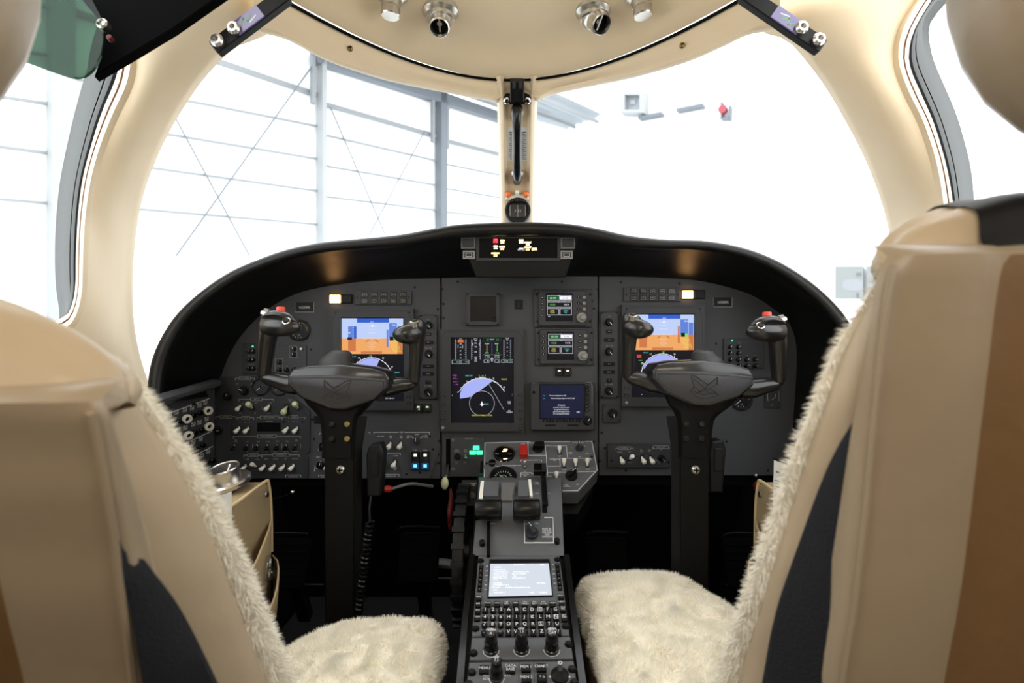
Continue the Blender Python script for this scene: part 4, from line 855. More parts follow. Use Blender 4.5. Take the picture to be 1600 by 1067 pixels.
# ---- lower left switch panel
t = T(IP, 'electrical_switch_panel', 412, 670, 'large lower left switch panel with boxed white headings and ivory toggles', 'switch panel')
m = t.mb(); m.prism([t.q(*p) for p in ((337, 747), (337, 588), (420, 588), (485, 640), (485, 706), (479, 710), (482, 714), (482, 747))], 0, .004, 'panel_dark', .0008); t.part('body', m)
z = Zm(330, 580, 5.9 + .375)
N = .0042
m = t.mb()
for x0, x1, y, s in ((235, 425, 68, 'DC POWER'), (272, 612, 275, 'L BATT R'), (45, 245, 445, 'AVIONICS'), (258, 418, 455, 'PITOT'), (448, 695, 453, 'LEFT ICE RIGHT'), (690, 920, 450, 'ENGINE'), (217, 875, 637, 'ANTI-ICE/DEICE'), (320, 495, 822, 'LANDING'), (503, 865, 820, 'EXTERIOR LTS')):
    label_strip(t, m, *[z(x0, y)[0], z(x1, y)[0]], z(0, y)[1], s, 3.2, N)
for s, X, Y in (('OFF', 255, 125), ('GEN', 395, 125), ('EMER', 285, 412), ('OFF', 430, 412), ('RESET', 570, 412), ('AVN', 305, 316), ('BATT', 440, 312), ('L GEN', 580, 313), ('OFF', 502, 362), ('EXT PWR\nDISC', 778, 287), ('L', 285, 508), ('ON', 335, 502), ('R', 380, 502), ('WINDSHIELD', 567, 490), ('L', 758, 495), ('ON', 805, 495), ('R', 850, 495),
                ('SURF\nDEICE', 240, 682), ('W/S L', 358, 690), ('BLEED', 462, 690), ('W/S BLD', 555, 690), ('L ENG', 648, 687), ('R ENG', 740, 687), ('TAIL\nAUTO', 835, 678), ('OFF', 348, 788), ('OFF', 452, 788), ('OFF', 548, 788), ('ENG ON', 640, 788), ('ENG ON', 735, 788), ('MANUAL', 828, 788),
                ('PULSE', 355, 862), ('L LDG', 452, 862), ('RECOG', 540, 860), ('ANTI COL', 632, 860), ('NAV', 730, 858), ('WING INSP', 822, 857), ('OFF', 345, 968), ('R LDG', 440, 966), ('OFF', 540, 968), ('OFF', 620, 968), ('OFF', 720, 968)):
    tx(t, m, s, *z(X, Y), .0036, N, sx=.75)
for x in (208, 208): 
    for y in (548, 610): m.line(t.quad(*z(192, y-24), *z(226, y+24), N), .0006, N, 'ink_dim', True); tx(t, m, 'E', *z(208, y), .005, N)
m.line([t.q(*z(730, 1040), N), t.q(*z(730, 1018), N), t.q(*z(878, 1018), N), t.q(*z(878, 1040), N)], .0008, N, 'ink'); tx(t, m, 'TURN SEAT PUSH', *z(803, 1036), .0036, N, 'ink', .75)
for X in (407, 695, 878): m.line([t.q(*z(X, 712), N), t.q(*z(X-3, 755), N)], .0006, N, 'ink_dim')
t.part('lettering', m)
rect_part(t, 'dark_display_window', *z(450, 505), *z(680, 590), .004, .005, 'screen_off', .0004, .0015)
for X, Y, d, ln in ((280, 352, -1, 1), (560, 352, -1, 1), (268, 568, -1, 1.4), (358, 570, -1, 1.4), (742, 566, -1, 1.4), (836, 568, -1, 1.4), (332, 938, -1, 1.6), (428, 922, 1, 1.2), (516, 938, -1, 1.6), (612, 936, -1, 1.6), (708, 935, -1, 1.6), (800, 934, -1, 1.6)):
    toggle(t, *z(X, Y), d, 'ivory', ln if d < 0 else ln, 1.0, n=.004)
for X, Y in ((395, 342), (735, 372), (845, 340)): toggle(t, *z(X, Y), 1 if X != 735 else -1, 'cream_handle', .4, 1.35, n=.004)
for X in (222, 345, 445, 545, 640, 730, 822): toggle(t, *z(X, 742), -1, 'black_gloss', 0, .85, n=.004)
knob(t, *z(315, 190), .009, .012, 'black', -60, n=.004); knob(t, *z(155, 245), .008, .012, 'black', 20, n=.004, ink='ink_dim'); knob(t, *z(60, 580), .008, .012, 'black', 90, n=.004, ink='ink_dim')
for X, Y in ((765, 978), (60, 190), (715, 495), (895, 495)): m = t.mb(); m.cyl(*t.q(*z(X, Y), .004), .0022, .004, .005, 'screw', .0004, 8); t.part('screw', m)

# ---- lower switch panel around the left column
t = T(IP, 'engine_switch_panel', 590, 708, 'grey lower switch panel around the left yoke column with two blue lit buttons', 'switch panel')
m = t.mb(); m.prism([t.q(*p) for p in ((486, 747), (486, 712), (491, 706), (491, 640), (560, 640), (575, 662), (688, 662), (688, 700), (672, 747))], 0, .005, 'panel', .001); t.part('body', m)
z = Zm(490, 660, 6.957); N = .0052; m = t.mb()
m.line([t.q(*z(*p), N) for p in ((60, 135), (65, 118), (150, 118))], .0008, N, 'ink'); m.line([t.q(*z(*p), N) for p in ((590, 105), (612, 110), (612, 128))], .0008, N, 'ink')
label_strip(t, m, *[z(655, 0)[0], z(1258, 0)[0]], z(0, 107)[1], 'HEAT', 3, N, 'ink', False)
label_strip(t, m, *[z(770, 0)[0], z(942, 0)[0]], z(0, 333)[1], None, 3, N, 'ink', False, dl=False)
for s, X, Y in (('ANTI SKID', 730, 152), ('GEN\nOFF', 838, 158), ('FUEL\nOFF', 953, 158), ('OFF\nRESET', 1028, 155), ('NORM', 1122, 130), ('FLT\nPHASE', 1222, 152), ('L ON', 1105, 303), ('R ON', 1213, 303), ('OFF', 838, 270), ('NORM', 950, 270), ('FAN\nHI', 785, 372), ('FLOOD', 893, 363), ('OFF', 775, 500), ('LOW\nOFF', 888, 500), ('TEST 1', 50, 377), ('ANTI\nGND', 170, 296), ('LDG', 115, 157), ('HIGH', 30, 500), ('ON', 147, 370)): tx(t, m, s, *z(X, Y), .0040, N, 'ink', .8)
m.line([t.q(*z(*p), N) for p in ((755, 588), (755, 565), (928, 565), (928, 588))], .0008, N, 'ink'); tx(t, m, 'TURN SEAT PUSH', *z(840, 586), .0038, N, 'ink', .75)
m.line([t.q(*z(*p), N) for p in ((55, 590), (55, 575), (150, 575))], .0008, N, 'ink'); tx(t, m, 'OXYGEN', *z(100, 595), .0036, N, 'ink', .7)
m.line([t.q(*z(*p), N) for p in ((1050, 145), (1085, 170))], .0008, N, 'ink'); m.line([t.q(*z(*p), N) for p in ((1195, 145), (1165, 172))], .0008, N, 'ink')
m.line([t.q(*z(50, 305), N), t.q(*z(75, 245), N)], .001, N, 'ink'); m.line([t.q(*z(8, 530), N), t.q(*z(18, 470), N)], .001, N, 'ink')
t.part('lettering', m)
for X, Y, ln in ((830, 240, .8), (945, 240, .8), (770, 450, .1), (882, 440, .8), (155, 470, .8)): toggle(t, *z(X, Y), -1, 'ivory', ln, 1.1, n=.005)
pointer_knob(t, *z(1120, 200), .008, .012, 0, 'panel_dark', n=.005); pointer_knob(t, *z(110, 255), .010, .016, 30, 'black', n=.005); knob(t, *z(70, 465), .007, .014, 'black_gloss', 20, n=.005)
for X in (1105, 1212):
    b = rect_part(t, 'lit_rocker', *z(X-45, 322), *z(X+45, 515), .005, .012, 'black_gloss', .0008)
    rect_part(t, 'white_light', *z(X-17, 340), *z(X+17, 370), .012, .0124, 'e_lit', 0, parent=b); rect_part(t, 'blue_lens', *z(X-40, 440), *z(X+40, 508), .012, .0122, 'e_bluedim', 0, parent=b); rect_part(t, 'blue_light', *z(X-18, 456), *z(X+18, 488), .0122, .0126, 'e_bluebtn', 0, parent=b)
b = rect_part(t, 'lit_rocker', *z(705, 340), *z(752, 480), .005, .012, 'black_gloss', .0008); rect_part(t, 'blue_light', *z(708, 428), *z(748, 452), .012, .0126, 'e_bluebtn', 0, parent=b)
rect_part(t, 'square_button', 490, 650, 501, 661, .005, .010, 'black', .001); 
for X, Y in ((1265, 155), (1365, 200), (1300, 290), (1360, 440), (1010, 560), (1160, 545), (5, 180)): m = t.mb(); m.cyl(*t.q(*z(X, Y), .005), .0028, .0 if X > 1290 else .005, .0065, 'black', .0005, 10); t.part('screw', m)

# ---- landing gear panel
t = T(IP, 'landing_gear_panel', 726, 712, 'landing gear panel with three green lights and cream wheel shaped lever', 'control panel')
rect_part(t, 'body', 704, 683, 757, 745, 0, .006, 'panel', .001); rect_part(t, 'lever_slot', 697, 686, 703.5, 736, 0, .001, 'rubber', 0)
z = Zm(680, 670, 5.082)
for X, Y in ((325, 152), (298, 190), (353, 190)):
    rect_part(t, 'green_light', *z(X-25, Y-15), *z(X+25, Y+15), .006, .010, 'e_gear', .0005, .001)
m = t.mb(); N = .0062
for s, X, Y in (('LAND GEAR', 268, 78), ('GEAR\nUP', 142, 92), ('HORN\nSILENCE', 172, 175), ('TEST', 170, 267), ('ANTI\nSKID\nON', 240, 180), ('OFF', 238, 267), ('GEAR\nDOWN', 140, 318)): tx(t, m, s, *z(X, Y), .0042, N, 'ink_dim', .8)
t.part('lettering', m); knob(t, *z(175, 220), .006, .010, 'black', None, n=.006); toggle(t, *z(240, 218), -1, 'satin', 0, .8, n=.006)
m = t.mb(); a = Vector((*t.q(700, 726), .002)); b = Vector((*t.q(697, 744, .05), .05)); m.sweep([a, a.lerp(b, .5), b], .003, 'satin', 8); lv = t.part('lever_arm', m)
m = t.mb(); c = Vector((*t.q(695, 755, .055), .055)); m.ball(c, .0105, 'cream_handle', .8, 1.35, .8, seg=14); t.part('wheel_handle', m, lv, 'cream wheel shaped handle')
for k in range(3): pass
# ---- right lower switch panel
t = T(IP, 'copilot_switch_panel', 1000, 714, 'small grey switch panel with four ivory toggles left of the right column', 'switch panel')
rect_part(t, 'body', 949, 694, 1048, 731, 0, .012, 'panel_dark', .0015, .001)
z = Zm(930, 660, 10.671); N = .0122; m = t.mb()
label_strip(t, m, z(345, 0)[0], z(635, 0)[0], z(0, 428)[1], 'EXTERIOR', 2.6, N, 'ink_dim'); label_strip(t, m, z(960, 0)[0], z(1235, 0)[0], z(0, 412)[1], 'PANEL LIGHT', 2.6, N, 'ink_dim')
for s, X, Y in (('NORMAL', 410, 495), ('L EXT', 570, 495), ('MIC\nOXY', 768, 473), ('PASS\nOXY', 905, 473), ('PED', 1098, 452), ('OFF', 420, 670), ('R EXT', 580, 668), ('MASK', 780, 665), ('NORM', 920, 665), ('OFF', 1058, 692)): tx(t, m, s, *z(X, Y), .0036, N, 'ink_dim', .8)
m.line([t.q(*z(*p), N) for p in ((1005, 600), (1030, 640), (1065, 665))], .0008, N, 'ink_dim'); t.part('lettering', m)
for X, Y, d in ((435, 610, -1), (590, 585, 1), (790, 610, -1), (930, 610, -1)): toggle(t, *z(X, Y), d, 'ivory', -.9, 1.1, n=.012)
pointer_knob(t, *z(1100, 590), .0075, .012, 140, 'black', n=.012)
for X, Y in ((270, 635), (1225, 660)): m = t.mb(); m.cyl(*t.q(*z(X, Y), .012), .0028, .012, .0135, 'black', .0005, 10); t.part('screw', m)

# ---- left side console with circuit breakers
sa = P(337, 533.5, 1.22); sb = P(250, 533.5, 1.13); sb.z = CZ
SF = Face(V(sa.x, sa.y, CZ), (sa-sb), (.12, 0, 1))
t = T(SF, 'circuit_breaker_panel', 290, 690, 'left side wall breaker panel with white ringed switches in rows', 'switch panel')
m = t.mb(); m.prism([t.q(*p) for p in ((200, 790), (200, 650), (336, 606), (336, 748), (332, 790))], -.02, 0, 'panel_dark', .001); t.part('body', m)
m = t.mb(); z = Zm(230, 560, 4.848); rr_ = []
for a, b in (((60, 452), (470, 303)), ((180, 690), (490, 550)), ((290, 770), (495, 665))): m.line([t.q(*z(*a)), t.q(*z(*b))], .0012, .0004, 'ink')
for k, (X, Y) in enumerate(((170, 430), (222, 410), (285, 390), (340, 375), (395, 355), (440, 335), (235, 540), (290, 525), (350, 500), (395, 485), (450, 460), (300, 655), (350, 635), (405, 610), (370, 760), (415, 735), (462, 705), (430, 860), (470, 830))):
    tx(t, m, 'BUS\nOFF', *z(X, Y), .0065, .0004, 'ink', .8)
t.part('lettering', m)
for X, Y in ((297, 455), (455, 393), (308, 580), (463, 513), (380, 810)):
    m = t.mb(); c = t.q(*z(X, Y)); m.lathe([(.009, 0), (.010, .006), (.0092, .008), (.0055, .009), (.0045, .003)], 'ivory', c, 24, cap=False); m.cyl(*c, .0048, 0, .003, 'black', seg=12); t.part('ring_switch', m)
for X, Y in ((185, 490), (235, 475), (350, 430), (400, 410), (250, 605), (360, 560), (410, 540), (320, 700), (370, 685), (420, 655), (440, 790), (490, 770), (450, 890), (485, 870)):
    m = t.mb(); c = t.q(*z(X, Y)); m.cyl(*c, .0055, 0, .008, 'black_gloss', .0015, 16); t.part('breaker', m)
m = t.mb(); m.cyl(*t.q(*z(350, 343)), .004, 0, .003, 'black', .001, 10); t.part('screw', m)
mb = MB(); mb.sweep([P(205, 640, .95), P(238, 628, 1.0), P(300, 609, 1.12), P(334, 599, 1.215)], [(.010, .018)]*4, 'panel', 10, 12); o = mb.build('side_console_ledge', loc=tuple(P(280, 615, 1.08))); tag(o, 'dark grey ledge trim along the top of the left side console', 'ledge')

# ---------------------------------------------------------------- control yokes
def yoke(cx, s, roll, label, side, off=0, hy=0):
    root = empty('control_yoke', Matrix.Translation(P(cx, 600, 1.0)), label, 'control yoke', 'control yokes')
    ra = math.radians(roll)
    def Q(dx, py, Y=1.0):
        dx *= s; dy = py-600; a = dx*math.cos(ra)-dy*math.sin(ra); b = dx*math.sin(ra)+dy*math.cos(ra); return P(cx+a/Y*1.0, 600+b, Y)
    YF = Face(V(0, .965, CZ), (1, 0, 0), (0, 0, 1))
    def qf(dx, py, n=0): p = Q(dx, py-hy, .965-n); return (p.x, p.z-CZ)
    hub_px = [(-77, 589), (-70, 579), (-45, 573), (0, 569), (45, 573), (70, 579), (76, 589), (76, 603), (57, 623), (12, 641), (-12, 641), (-57, 624), (-77, 604)]
    m = MB(YF.M); m.prism([qf(*p) for p in hub_px], -.06, .004, 'yoke', .004, .002); m.build('hub', root, ang=50)
    pad = [(-73, 590), (-35, 587), (0, 586), (35, 587), (72, 590), (73, 602), (54, 621), (10, 638), (-10, 638), (-54, 621), (-74, 602)]
    m = MB(YF.M); pp = [qf(*p) for p in pad]; m.prism(pp, .004, .009, 'yoke_pad', .002, .0015); o = m.build('centre_pad', root, ang=50)
    m = MB(YF.M); m.line(inset(roundpoly(pp, .003), .0045), .0006, .0088, 'yoke', True, h=.0004)
    em = [[(-20, 594), (-20, 605), (-8, 612), (-18, 617), (-22, 622), (-10, 626), (2, 628), (14, 624), (20, 618), (14, 610)], [(-20, 594), (-6, 606), (4, 600), (12, 594), (20, 593), (14, 610), (4, 618), (-8, 612)], [(-16, 598), (-2, 612), (10, 620)], [(16, 597), (2, 608), (-10, 620)], [(-18, 618), (0, 622), (18, 616)]]
    for l in em: m.line([qf(*p) for p in l], .0013, .009, 'yoke', h=.0009)
    m.build('embossed_emblem', o)
    # horn cap
    m = MB(); m.sweep([Q(-3, 576, 1.0), Q(-3, 571, 1.0), Q(-2, 566, 1.0), Q(0, 560, 1.0), Q(3, 553, 1.0), Q(4, 548.5, 1.0), Q(4, 547, 1.0)], [(.030, .036), (.030, .035), (.027, .031), (.022, .024), (.019, .019), (.014, .014), (.002, .002)], 'yoke_pad', 20, 24, up=(0, -1, 0)); m.build('clip_mount', root, ang=60)
    # arms
    m = MB(); m.sweep([Q(-60, 603, 1.0), Q(-78, 603, 1.0), Q(-98, 598, 1.0), Q(-112, 595, 1.0), Q(-118, 590, 1.0)], [(.019, .018), (.018, .017), (.0145, .015), (.012, .013), (.009, .010)], 'yoke', 18, 24)
    m.sweep([Q(-117, 598, 1.0), Q(-118, 590, 1.0), Q(-117, 575, .995), Q(-114, 550, .985), Q(-111, 530, .975), Q(-107, 513, .97), Q(-105, 503, .965), Q(-105, 496, .965)], [(.006, .006), (.013, .011), (.015, .0125), (.017, .0145), (.018, .016), (.019, .0175), (.0185, .016), (.015, .013)], 'yoke', 18, 36, up=(0, -1, 0))
    m.build('outer_grip', root, ang=60)
    m = MB(); m.sweep([Q(-112, 512, .965), Q(-98, 513, .955), Q(-82, 514, .95), Q(-68, 514, .955), Q(-62, 513, .96)], [(.019, .016), (.0185, .018), (.016, .018), (.011, .013), (.004, .005)], 'yoke', 18, 24); g = m.build('outer_grip_head', root, ang=60)
    m = MB(); m.sweep([Q(-115, 500, .958), Q(-106, 497, .953), Q(-92, 496, .95), Q(-78, 500, .95), Q(-66, 506, .955)], [(.004, .008), (.008, .013), (.009, .015), (.008, .013), (.003, .006)], 'yoke', 16, 18); m.build('top_plate', g)
    m = MB(Matrix.Translation(Q(-91, 489.5, .95))); m.lathe([(.0075, -.006), (.0075, .006), (.0065, .0075), (.001, .008)], 'red_orange', seg=18); m.build('red_button', g)
    m = MB(Matrix.Translation(Q(-110, 494, .95)) @ Matrix.Rotation(.3*s, 4, 'Y')); m.box((0, 0, 0), (.020, .012, .007), 'satin', bev=.002); m.box((-.003*s, -.001, .005), (.008, .008, .005), 'knob_grey', bev=.001); m.build('trim_switch', g)
    m = MB(Matrix.Translation(Q(-80, 506, .935)) @ Matrix.Rotation(math.radians(55), 4, 'X')); m.lathe([(.0068, -.002), (.0072, .003), (.0055, .004), (.005, .002)], 'satin', seg=16, cap=False); m.cyl(0, 0, .0045, -.002, .005, 'black', .001, 12); m.build('hat_switch', g)
    m = MB(); m.sweep([Q(60, 603, 1.0), Q(76, 603, 1.0), Q(96, 598, 1.0), Q(110, 596, 1.0), Q(117, 591, 1.0)], [(.018, .018), (.017, .017), (.0145, .015), (.012, .013), (.009, .010)], 'yoke', 18, 24)
    m.sweep([Q(115, 598, 1.0), Q(117, 590, 1.0), Q(117, 572, .995), Q(116, 550, .985), Q(115, 530, .975), Q(113, 513, .97), Q(111, 503, .965), Q(110, 498, .965)], [(.006, .006), (.013, .011), (.014, .012), (.015, .013), (.017, .015), (.019, .018), (.018, .0175), (.014, .014)], 'yoke', 18, 36, up=(0, -1, 0))
    m.build('inner_grip', root, ang=60)
    m = MB(); m.sweep([Q(112, 516, .965), Q(102, 518, .955), Q(92, 519, .95), Q(84, 519, .955), Q(80, 519, .96)], [(.018, .016), (.018, .016), (.016, .015), (.011, .011), (.003, .004)], 'yoke', 18, 24); g = m.build('inner_grip_head', root, ang=60)
    m = MB(Matrix.Translation(Q(108, 500, .95)) @ Matrix.Rotation(math.radians(25), 4, 'X')); m.lathe([(.0078, -.006), (.0078, .003), (.0062, .004), (.0055, .001)], 'satin', seg=18, cap=False); m.cyl(0, 0, .005, -.006, .006, 'black', .001, 12); m.build('push_switch', g)
    # neck, joint plate
    m = MB(); rows = []
    for py, w, d, oo in ((612, 62, .026, 0), (632, 50, .028, .2), (643, 39, .030, .5), (657, 30, .032, .9), (690, 27, .032, 1), (716, 27, .032, 1)):
        rows.append([P(cx+a*w+off*oo, py, 1.0+b*d) for a, b in ((-1, .6), (-.92, -.7), (-.7, -1), (.7, -1), (.92, -.7), (1, .6), (.7, 1), (-.7, 1))])
    R2 = [[Vector(p) for p in r] for r in rows]; cols_ = [resample([tuple(R2[i][k]) for i in range(6)], 20) for k in range(8)]
    m.grid([[cols_[k][i] for k in range(8)] for i in range(20)], 'column', cu=True); nk = m.build('neck', root, ang=50)
    for dx, py in ((-12, 663), (12, 663), (-12, 686), (12, 686)):
        m = MB(Face(V(0, .968, 0), (1, 0, 0), (0, 0, 1)).M); c = P(cx+off+dx, py, .966); m.cyl(c.x, c.z, .0052, -.004, .003, 'brass' if (dx > 0 and cx < 800) else 'screw', .001, 14); m.build('screw', nk)
    # column down to the floor
    col = empty('control_column', Matrix.Translation(P(cx, 760, 1.0)), 'black control column standing under the %s yoke' % side, 'control column', 'control columns')
    m = MB(); a = [(-30, 716, 1.0), (-30, 800, .995), (-34, 960, .985), (-36, 1180, .97)]
    for i in range(3):
        (x0, y0, Y0), (x1, y1, Y1) = a[i], a[i+1]
    rows = [[P(cx+off+dx*f, py, Y+b) for f, b in ((-1, .03), (-1, -.026), (-.94, -.030), (.94, -.030), (1, -.026), (1, .03))] for dx, py, Y in ((23, 714, 1.0), (22.5, 800, .998), (22, 960, .99), (22, 1200, .98))]
    m.grid(rows, 'column', cu=True); m.v = [(x, y, max(z, .0)) for x, y, z in m.v]; m.build('post', col)
    m = MB(); m.grid([[P(cx+off+s*(19+b), py, 1.0-.018), P(cx+off+s*(38+b), py, 1.0-.004), P(cx+off+s*(38+b), py, 1.05), P(cx+off+s*(19+b), py, 1.05)] for py, b in ((650, 6), (700, -2), (760, -2), (900, -2), (1150, -2))], 'black', cu=True); m.build('side_channel', col)
    ff = Face(P(cx, 733, .968), (1, 0, 0), (0, 0, 1)); t_ = Matrix.Translation(P(cx+off+2, 734, .968))
    m = MB(t_ @ Matrix.Rotation(math.radians(90), 4, 'X')); m.lathe([(.0078, -.004), (.0078, .001), (.006, .0035), (.001, .0045)], 'satin', seg=18); sc_ = m.build('screw', col)
    m = MB(t_ @ Matrix.Rotation(math.radians(90), 4, 'X')); m.rect(-.0045, -.0012, .0045, .0012, .003, .0048, 'rubber'); m.rect(-.0012, -.0045, .0012, .0045, .003, .0048, 'rubber'); m.build('cross_recess', sc_)
    return root
yoke(530, 1, 2.2, 'black left control yoke with winged emblem and red button on its outer grip', 'left')
yoke(1097, -1, 2.8, 'black right control yoke with winged emblem and red button on its outer grip', 'right', -12, 6)
# hand microphones
for x, y, lb in ((586, 728, 'black hand microphone clipped right of the left control column'), (1122, 722, 'black hand microphone clipped right of the right control column')):
    f = Face(P(x, y, .975), (1, 0, 0), (0, 0, 1)); t = T(f, 'hand_microphone', x, y, lb, 'microphone', 'hand microphones')
    m = t.mb(); m.prism(roundpoly([t.q(x-13, y+48), t.q(x+8, y+48), t.q(x+13, y-20), t.q(x+8, y-34), t.q(x-9, y-32), t.q(x-14, y-18)], .003), -.03, 0, 'black', .003); t.part('body', m)
    m = t.mb(); m.prism(t.quad(x-6, y-22, x+6, y+14), 0, .003, 'black', .001, .0015); t.part('talk_key', m)
mb = MB(); pts = []
for i in range(700):
    f = i/699; th = i*.175; c = Vector(P(578-18*f, 815+140*f, .96)); r = .0062
    pts.append(c+V(r*math.cos(th), r*math.sin(th), 0))
mb.sweep(pts, .0024, 'grip_black', 6); mb.sweep([P(580, 770, .98), P(577, 795, .965), P(578, 815, .96)], .002, 'black', 6)
tag(mb.build('coiled_cord', loc=tuple(P(570, 880, .96))), 'black coiled microphone cord hanging right of the left control column', 'cord')
# ---------------------------------------------------------------- centre pedestal
C0 = face2(868, .92, 1067, .685)        # lower slope: keyboard unit and knob panels
Q0 = face2(752, 1.075, 868, .92)        # throttle quadrant slope
K0 = face2(688, 1.215, 775, 1.085)      # upper switch console
def onf(f, x, y, n=0): u, v = f.hit(x, y, n); return f.o+f.u*u+f.v*v+f.n*n
ped = empty('centre_pedestal', Matrix.Translation(V(0, .85, 0)), 'grey and black centre pedestal running between the two seats', 'pedestal')
m = MB(); sec = []
for a, b, c, d in (((745, 752), (878, 752), Q0, 0), ((740, 812), (880, 812), Q0, 0), ((736, 867), (882, 867), Q0, 0)): sec.append((onf(c, *a, -.012), onf(c, *b, -.012)))
for y, x0, x1 in ((868, 733, 890), (960, 724, 900), (1067, 718, 914), (1180, 708, 930)): sec.append((onf(C0, x0, y, -.010), onf(C0, x1, y, -.010)))
rows = [[V(a.x, a.y, 0), V(a.x, a.y, a.z*.5), a, b, V(b.x, b.y, b.z*.5), V(b.x, b.y, 0)] for a, b in sec]
rows.insert(0, [V(p.x, 1.16, p.z) for p in rows[0]]); m.grid(rows, 'black'); m.build('side_housing', ped)
for (xa, xb) in (((733, 888), (741, 868)), ((0, 0), (0, 0))):
    pass
for s_ in (0, 1):
    m = MB(); rows = []
    for y, x0, x1 in ((866, 742, 881), (960, 732, 892), (1067, 724, 905), (1180, 714, 921)):
        x = x0 if s_ == 0 else x1; o_ = -8*(1+(y-866)/500) if s_ == 0 else 8*(1+(y-866)/500)
        a = onf(C0, x, y, .003); b = onf(C0, x+o_, y, .003); rows.append([a+C0.n*-.012, a, b, b+C0.n*-.03])
    m.grid(rows, 'black_gloss'); m.build('side_rail', ped)
# quadrant cover
tq = T(Q0, 'throttle_quadrant', 810, 810, 'grey sloped throttle quadrant cover at the head of the pedestal', 'quadrant')
m = tq.mb(); rows = []
for k, (y, n) in enumerate(((745, -.03), (752, -.004), (770, .008), (800, .012), (830, .008), (855, .001), (868, -.004))):
    rows.append([onf(Q0, x0, y, n) for x0 in (748-(y-752)*.08, 790, 830, 877+(y-752)*.035)])
    rows[-1] = [rows[-1][0]-Q0.n*.02]+rows[-1]+[rows[-1][-1]-Q0.n*.02]
m.M = Matrix.Identity(4); m.grid(rows, 'console_grey'); tq.part('cover', m)
zq_ = Zm(680, 670, 5.082)
def qp(t, name, pts, n0, n1, mt, bev=0, parent=None, label=None):
    m = t.mb(); m.prism([t.q(*zq_(*p), n1) for p in pts], n0, n1, mt, bev); return t.part(name, m, parent, label)
qp(tq, 'lever_slot', [(850, 660), (888, 660), (880, 420), (848, 420)], .006, .0135, 'rubber')
qp(tq, 'bright_guide', [(752, 530), (775, 530), (760, 400), (738, 400)], .006, .014, 'ivory')
qp(tq, 'side_plate', [(345, 530), (500, 530), (510, 415), (362, 412)], .006, .016, 'console_grey', .001)
qp(tq, 'side_plate', [(655, 530), (745, 530), (735, 405), (660, 405)], .006, .016, 'console_grey', .001)
qp(tq, 'scale_strip', [(345, 560), (375, 560), (388, 412), (362, 412)], .006, .0175, 'ivory')
qp(tq, 'lever_slot', [(408, 1000), (436, 1000), (436, 735), (412, 735)], .004, .0125, 'rubber')
m = tq.mb(); N = .0125
m.line([tq.q(*zq_(*p), N) for p in ((815, 707), (708, 728), (710, 903), (940, 903), (935, 705), (868, 705))], .0010, N-.002, 'ink', h=.0025)
tx(tq, m, 'MUST BE\nOFF FOR\nTAKEOFF\nAND\nLANDING', *zq_(888, 825), .0052, N+.001, 'ink', .8); tx(tq, m, 'OFF', *zq_(728, 755), .0048, N+.001, 'ink'); tx(tq, m, 'ON', *zq_(805, 752), .0048, N+.001, 'ink'); tx(tq, m, 'PUSH', *zq_(455, 752), .0048, N+.001, 'ink')
for s, X, Y in (('T.O.\nAPPR', 808, 432), ('LAND', 808, 512), ('UP', 905, 512)): tx(tq, m, s, *zq_(X, Y), .0045, N+.003, 'ink_dim')
tq.part('lettering', m)
pointer_knob(tq, *zq_(768, 835), .0115, .018, -30, 'panel_dark', n=.009)
for X, Y in ((372, 900), (968, 885)): m = tq.mb(); m.cyl(*tq.q(*zq_(X, Y), .008), .0048, .0, .011, 'screw', .001, 12); tq.part('screw', m)
# throttle levers
for X0, X1, lb in ((312, 530, 'left throttle lever with a fat glossy black barrel grip'), (618, 834, 'right throttle lever with a fat glossy black barrel grip')):
    a = P(*zq_(X0, 642), .955); b = P(*zq_(X1, 642), .955); c = a.lerp(b, .5)
    root = empty('throttle_lever', Matrix.Translation(c), lb, 'lever', 'throttle levers')
    m = MB(); r = .0185; m.sweep([a, a.lerp(b, .02), a.lerp(b, .05), a.lerp(b, .95), a.lerp(b, .98), b], [(r*.7, r*.7), (r*.95, r*.9), (r, r*.95), (r, r*.95), (r*.95, r*.9), (r*.7, r*.7)], 'grip_black', 28, up=(0, 0, 1)); m.build('barrel_grip', root, ang=50)
    m = MB(); m.bar(a.lerp(b, .04)+V(0, -.006, .0166), a.lerp(b, .96)+V(0, -.006, .0166), .004, .003, 'grip_black'); m.build('ridge', root)
    m = MB(); e = c+V((.012 if X0 < 400 else -.012), .05, -.045); m.bar(c+V(0, .012, 0), e, .030, .010, 'lever_grey', up=(0, -.5, 1)); m.build('stem', root)
qp(tq, 'stem_guard', [(522, 560), (612, 560), (640, 420), (525, 420)], .006, .018, 'lever_grey', .002)
# flap lever
t = T(K0, 'flap_lever', 843, 727, 'flap lever with a flat square dark blue grey handle beside the throttles', 'lever')
z = Zm(750, 685, 8.42)
m = t.mb(); p = [t.q(*z(*q_), .035) for q_ in ((705, 430), (875, 432), (868, 322), (708, 320))]; m.prism(p, .022, .036, 'black_gloss', .002, .002); t.part('handle', m)
m = t.mb(); p = [t.q(*z(*q_), .0365) for q_ in ((815, 428), (872, 430), (866, 325), (813, 325))]; m.prism(p, .0355, .0372, 'belt', .0005); t.part('coloured_inset', m, label='slate blue facet')
m = t.mb(); a = onf(K0, *z(825, 400), .028); b = onf(Q0, 852, 790, .014); m.M = Matrix.Identity(4); m.sweep([a, a.lerp(b, .3)+V(0, 0, -.004), b], [(.003, .0055)]*3, 'black_gloss', 10, 10); t.part('stem', m)
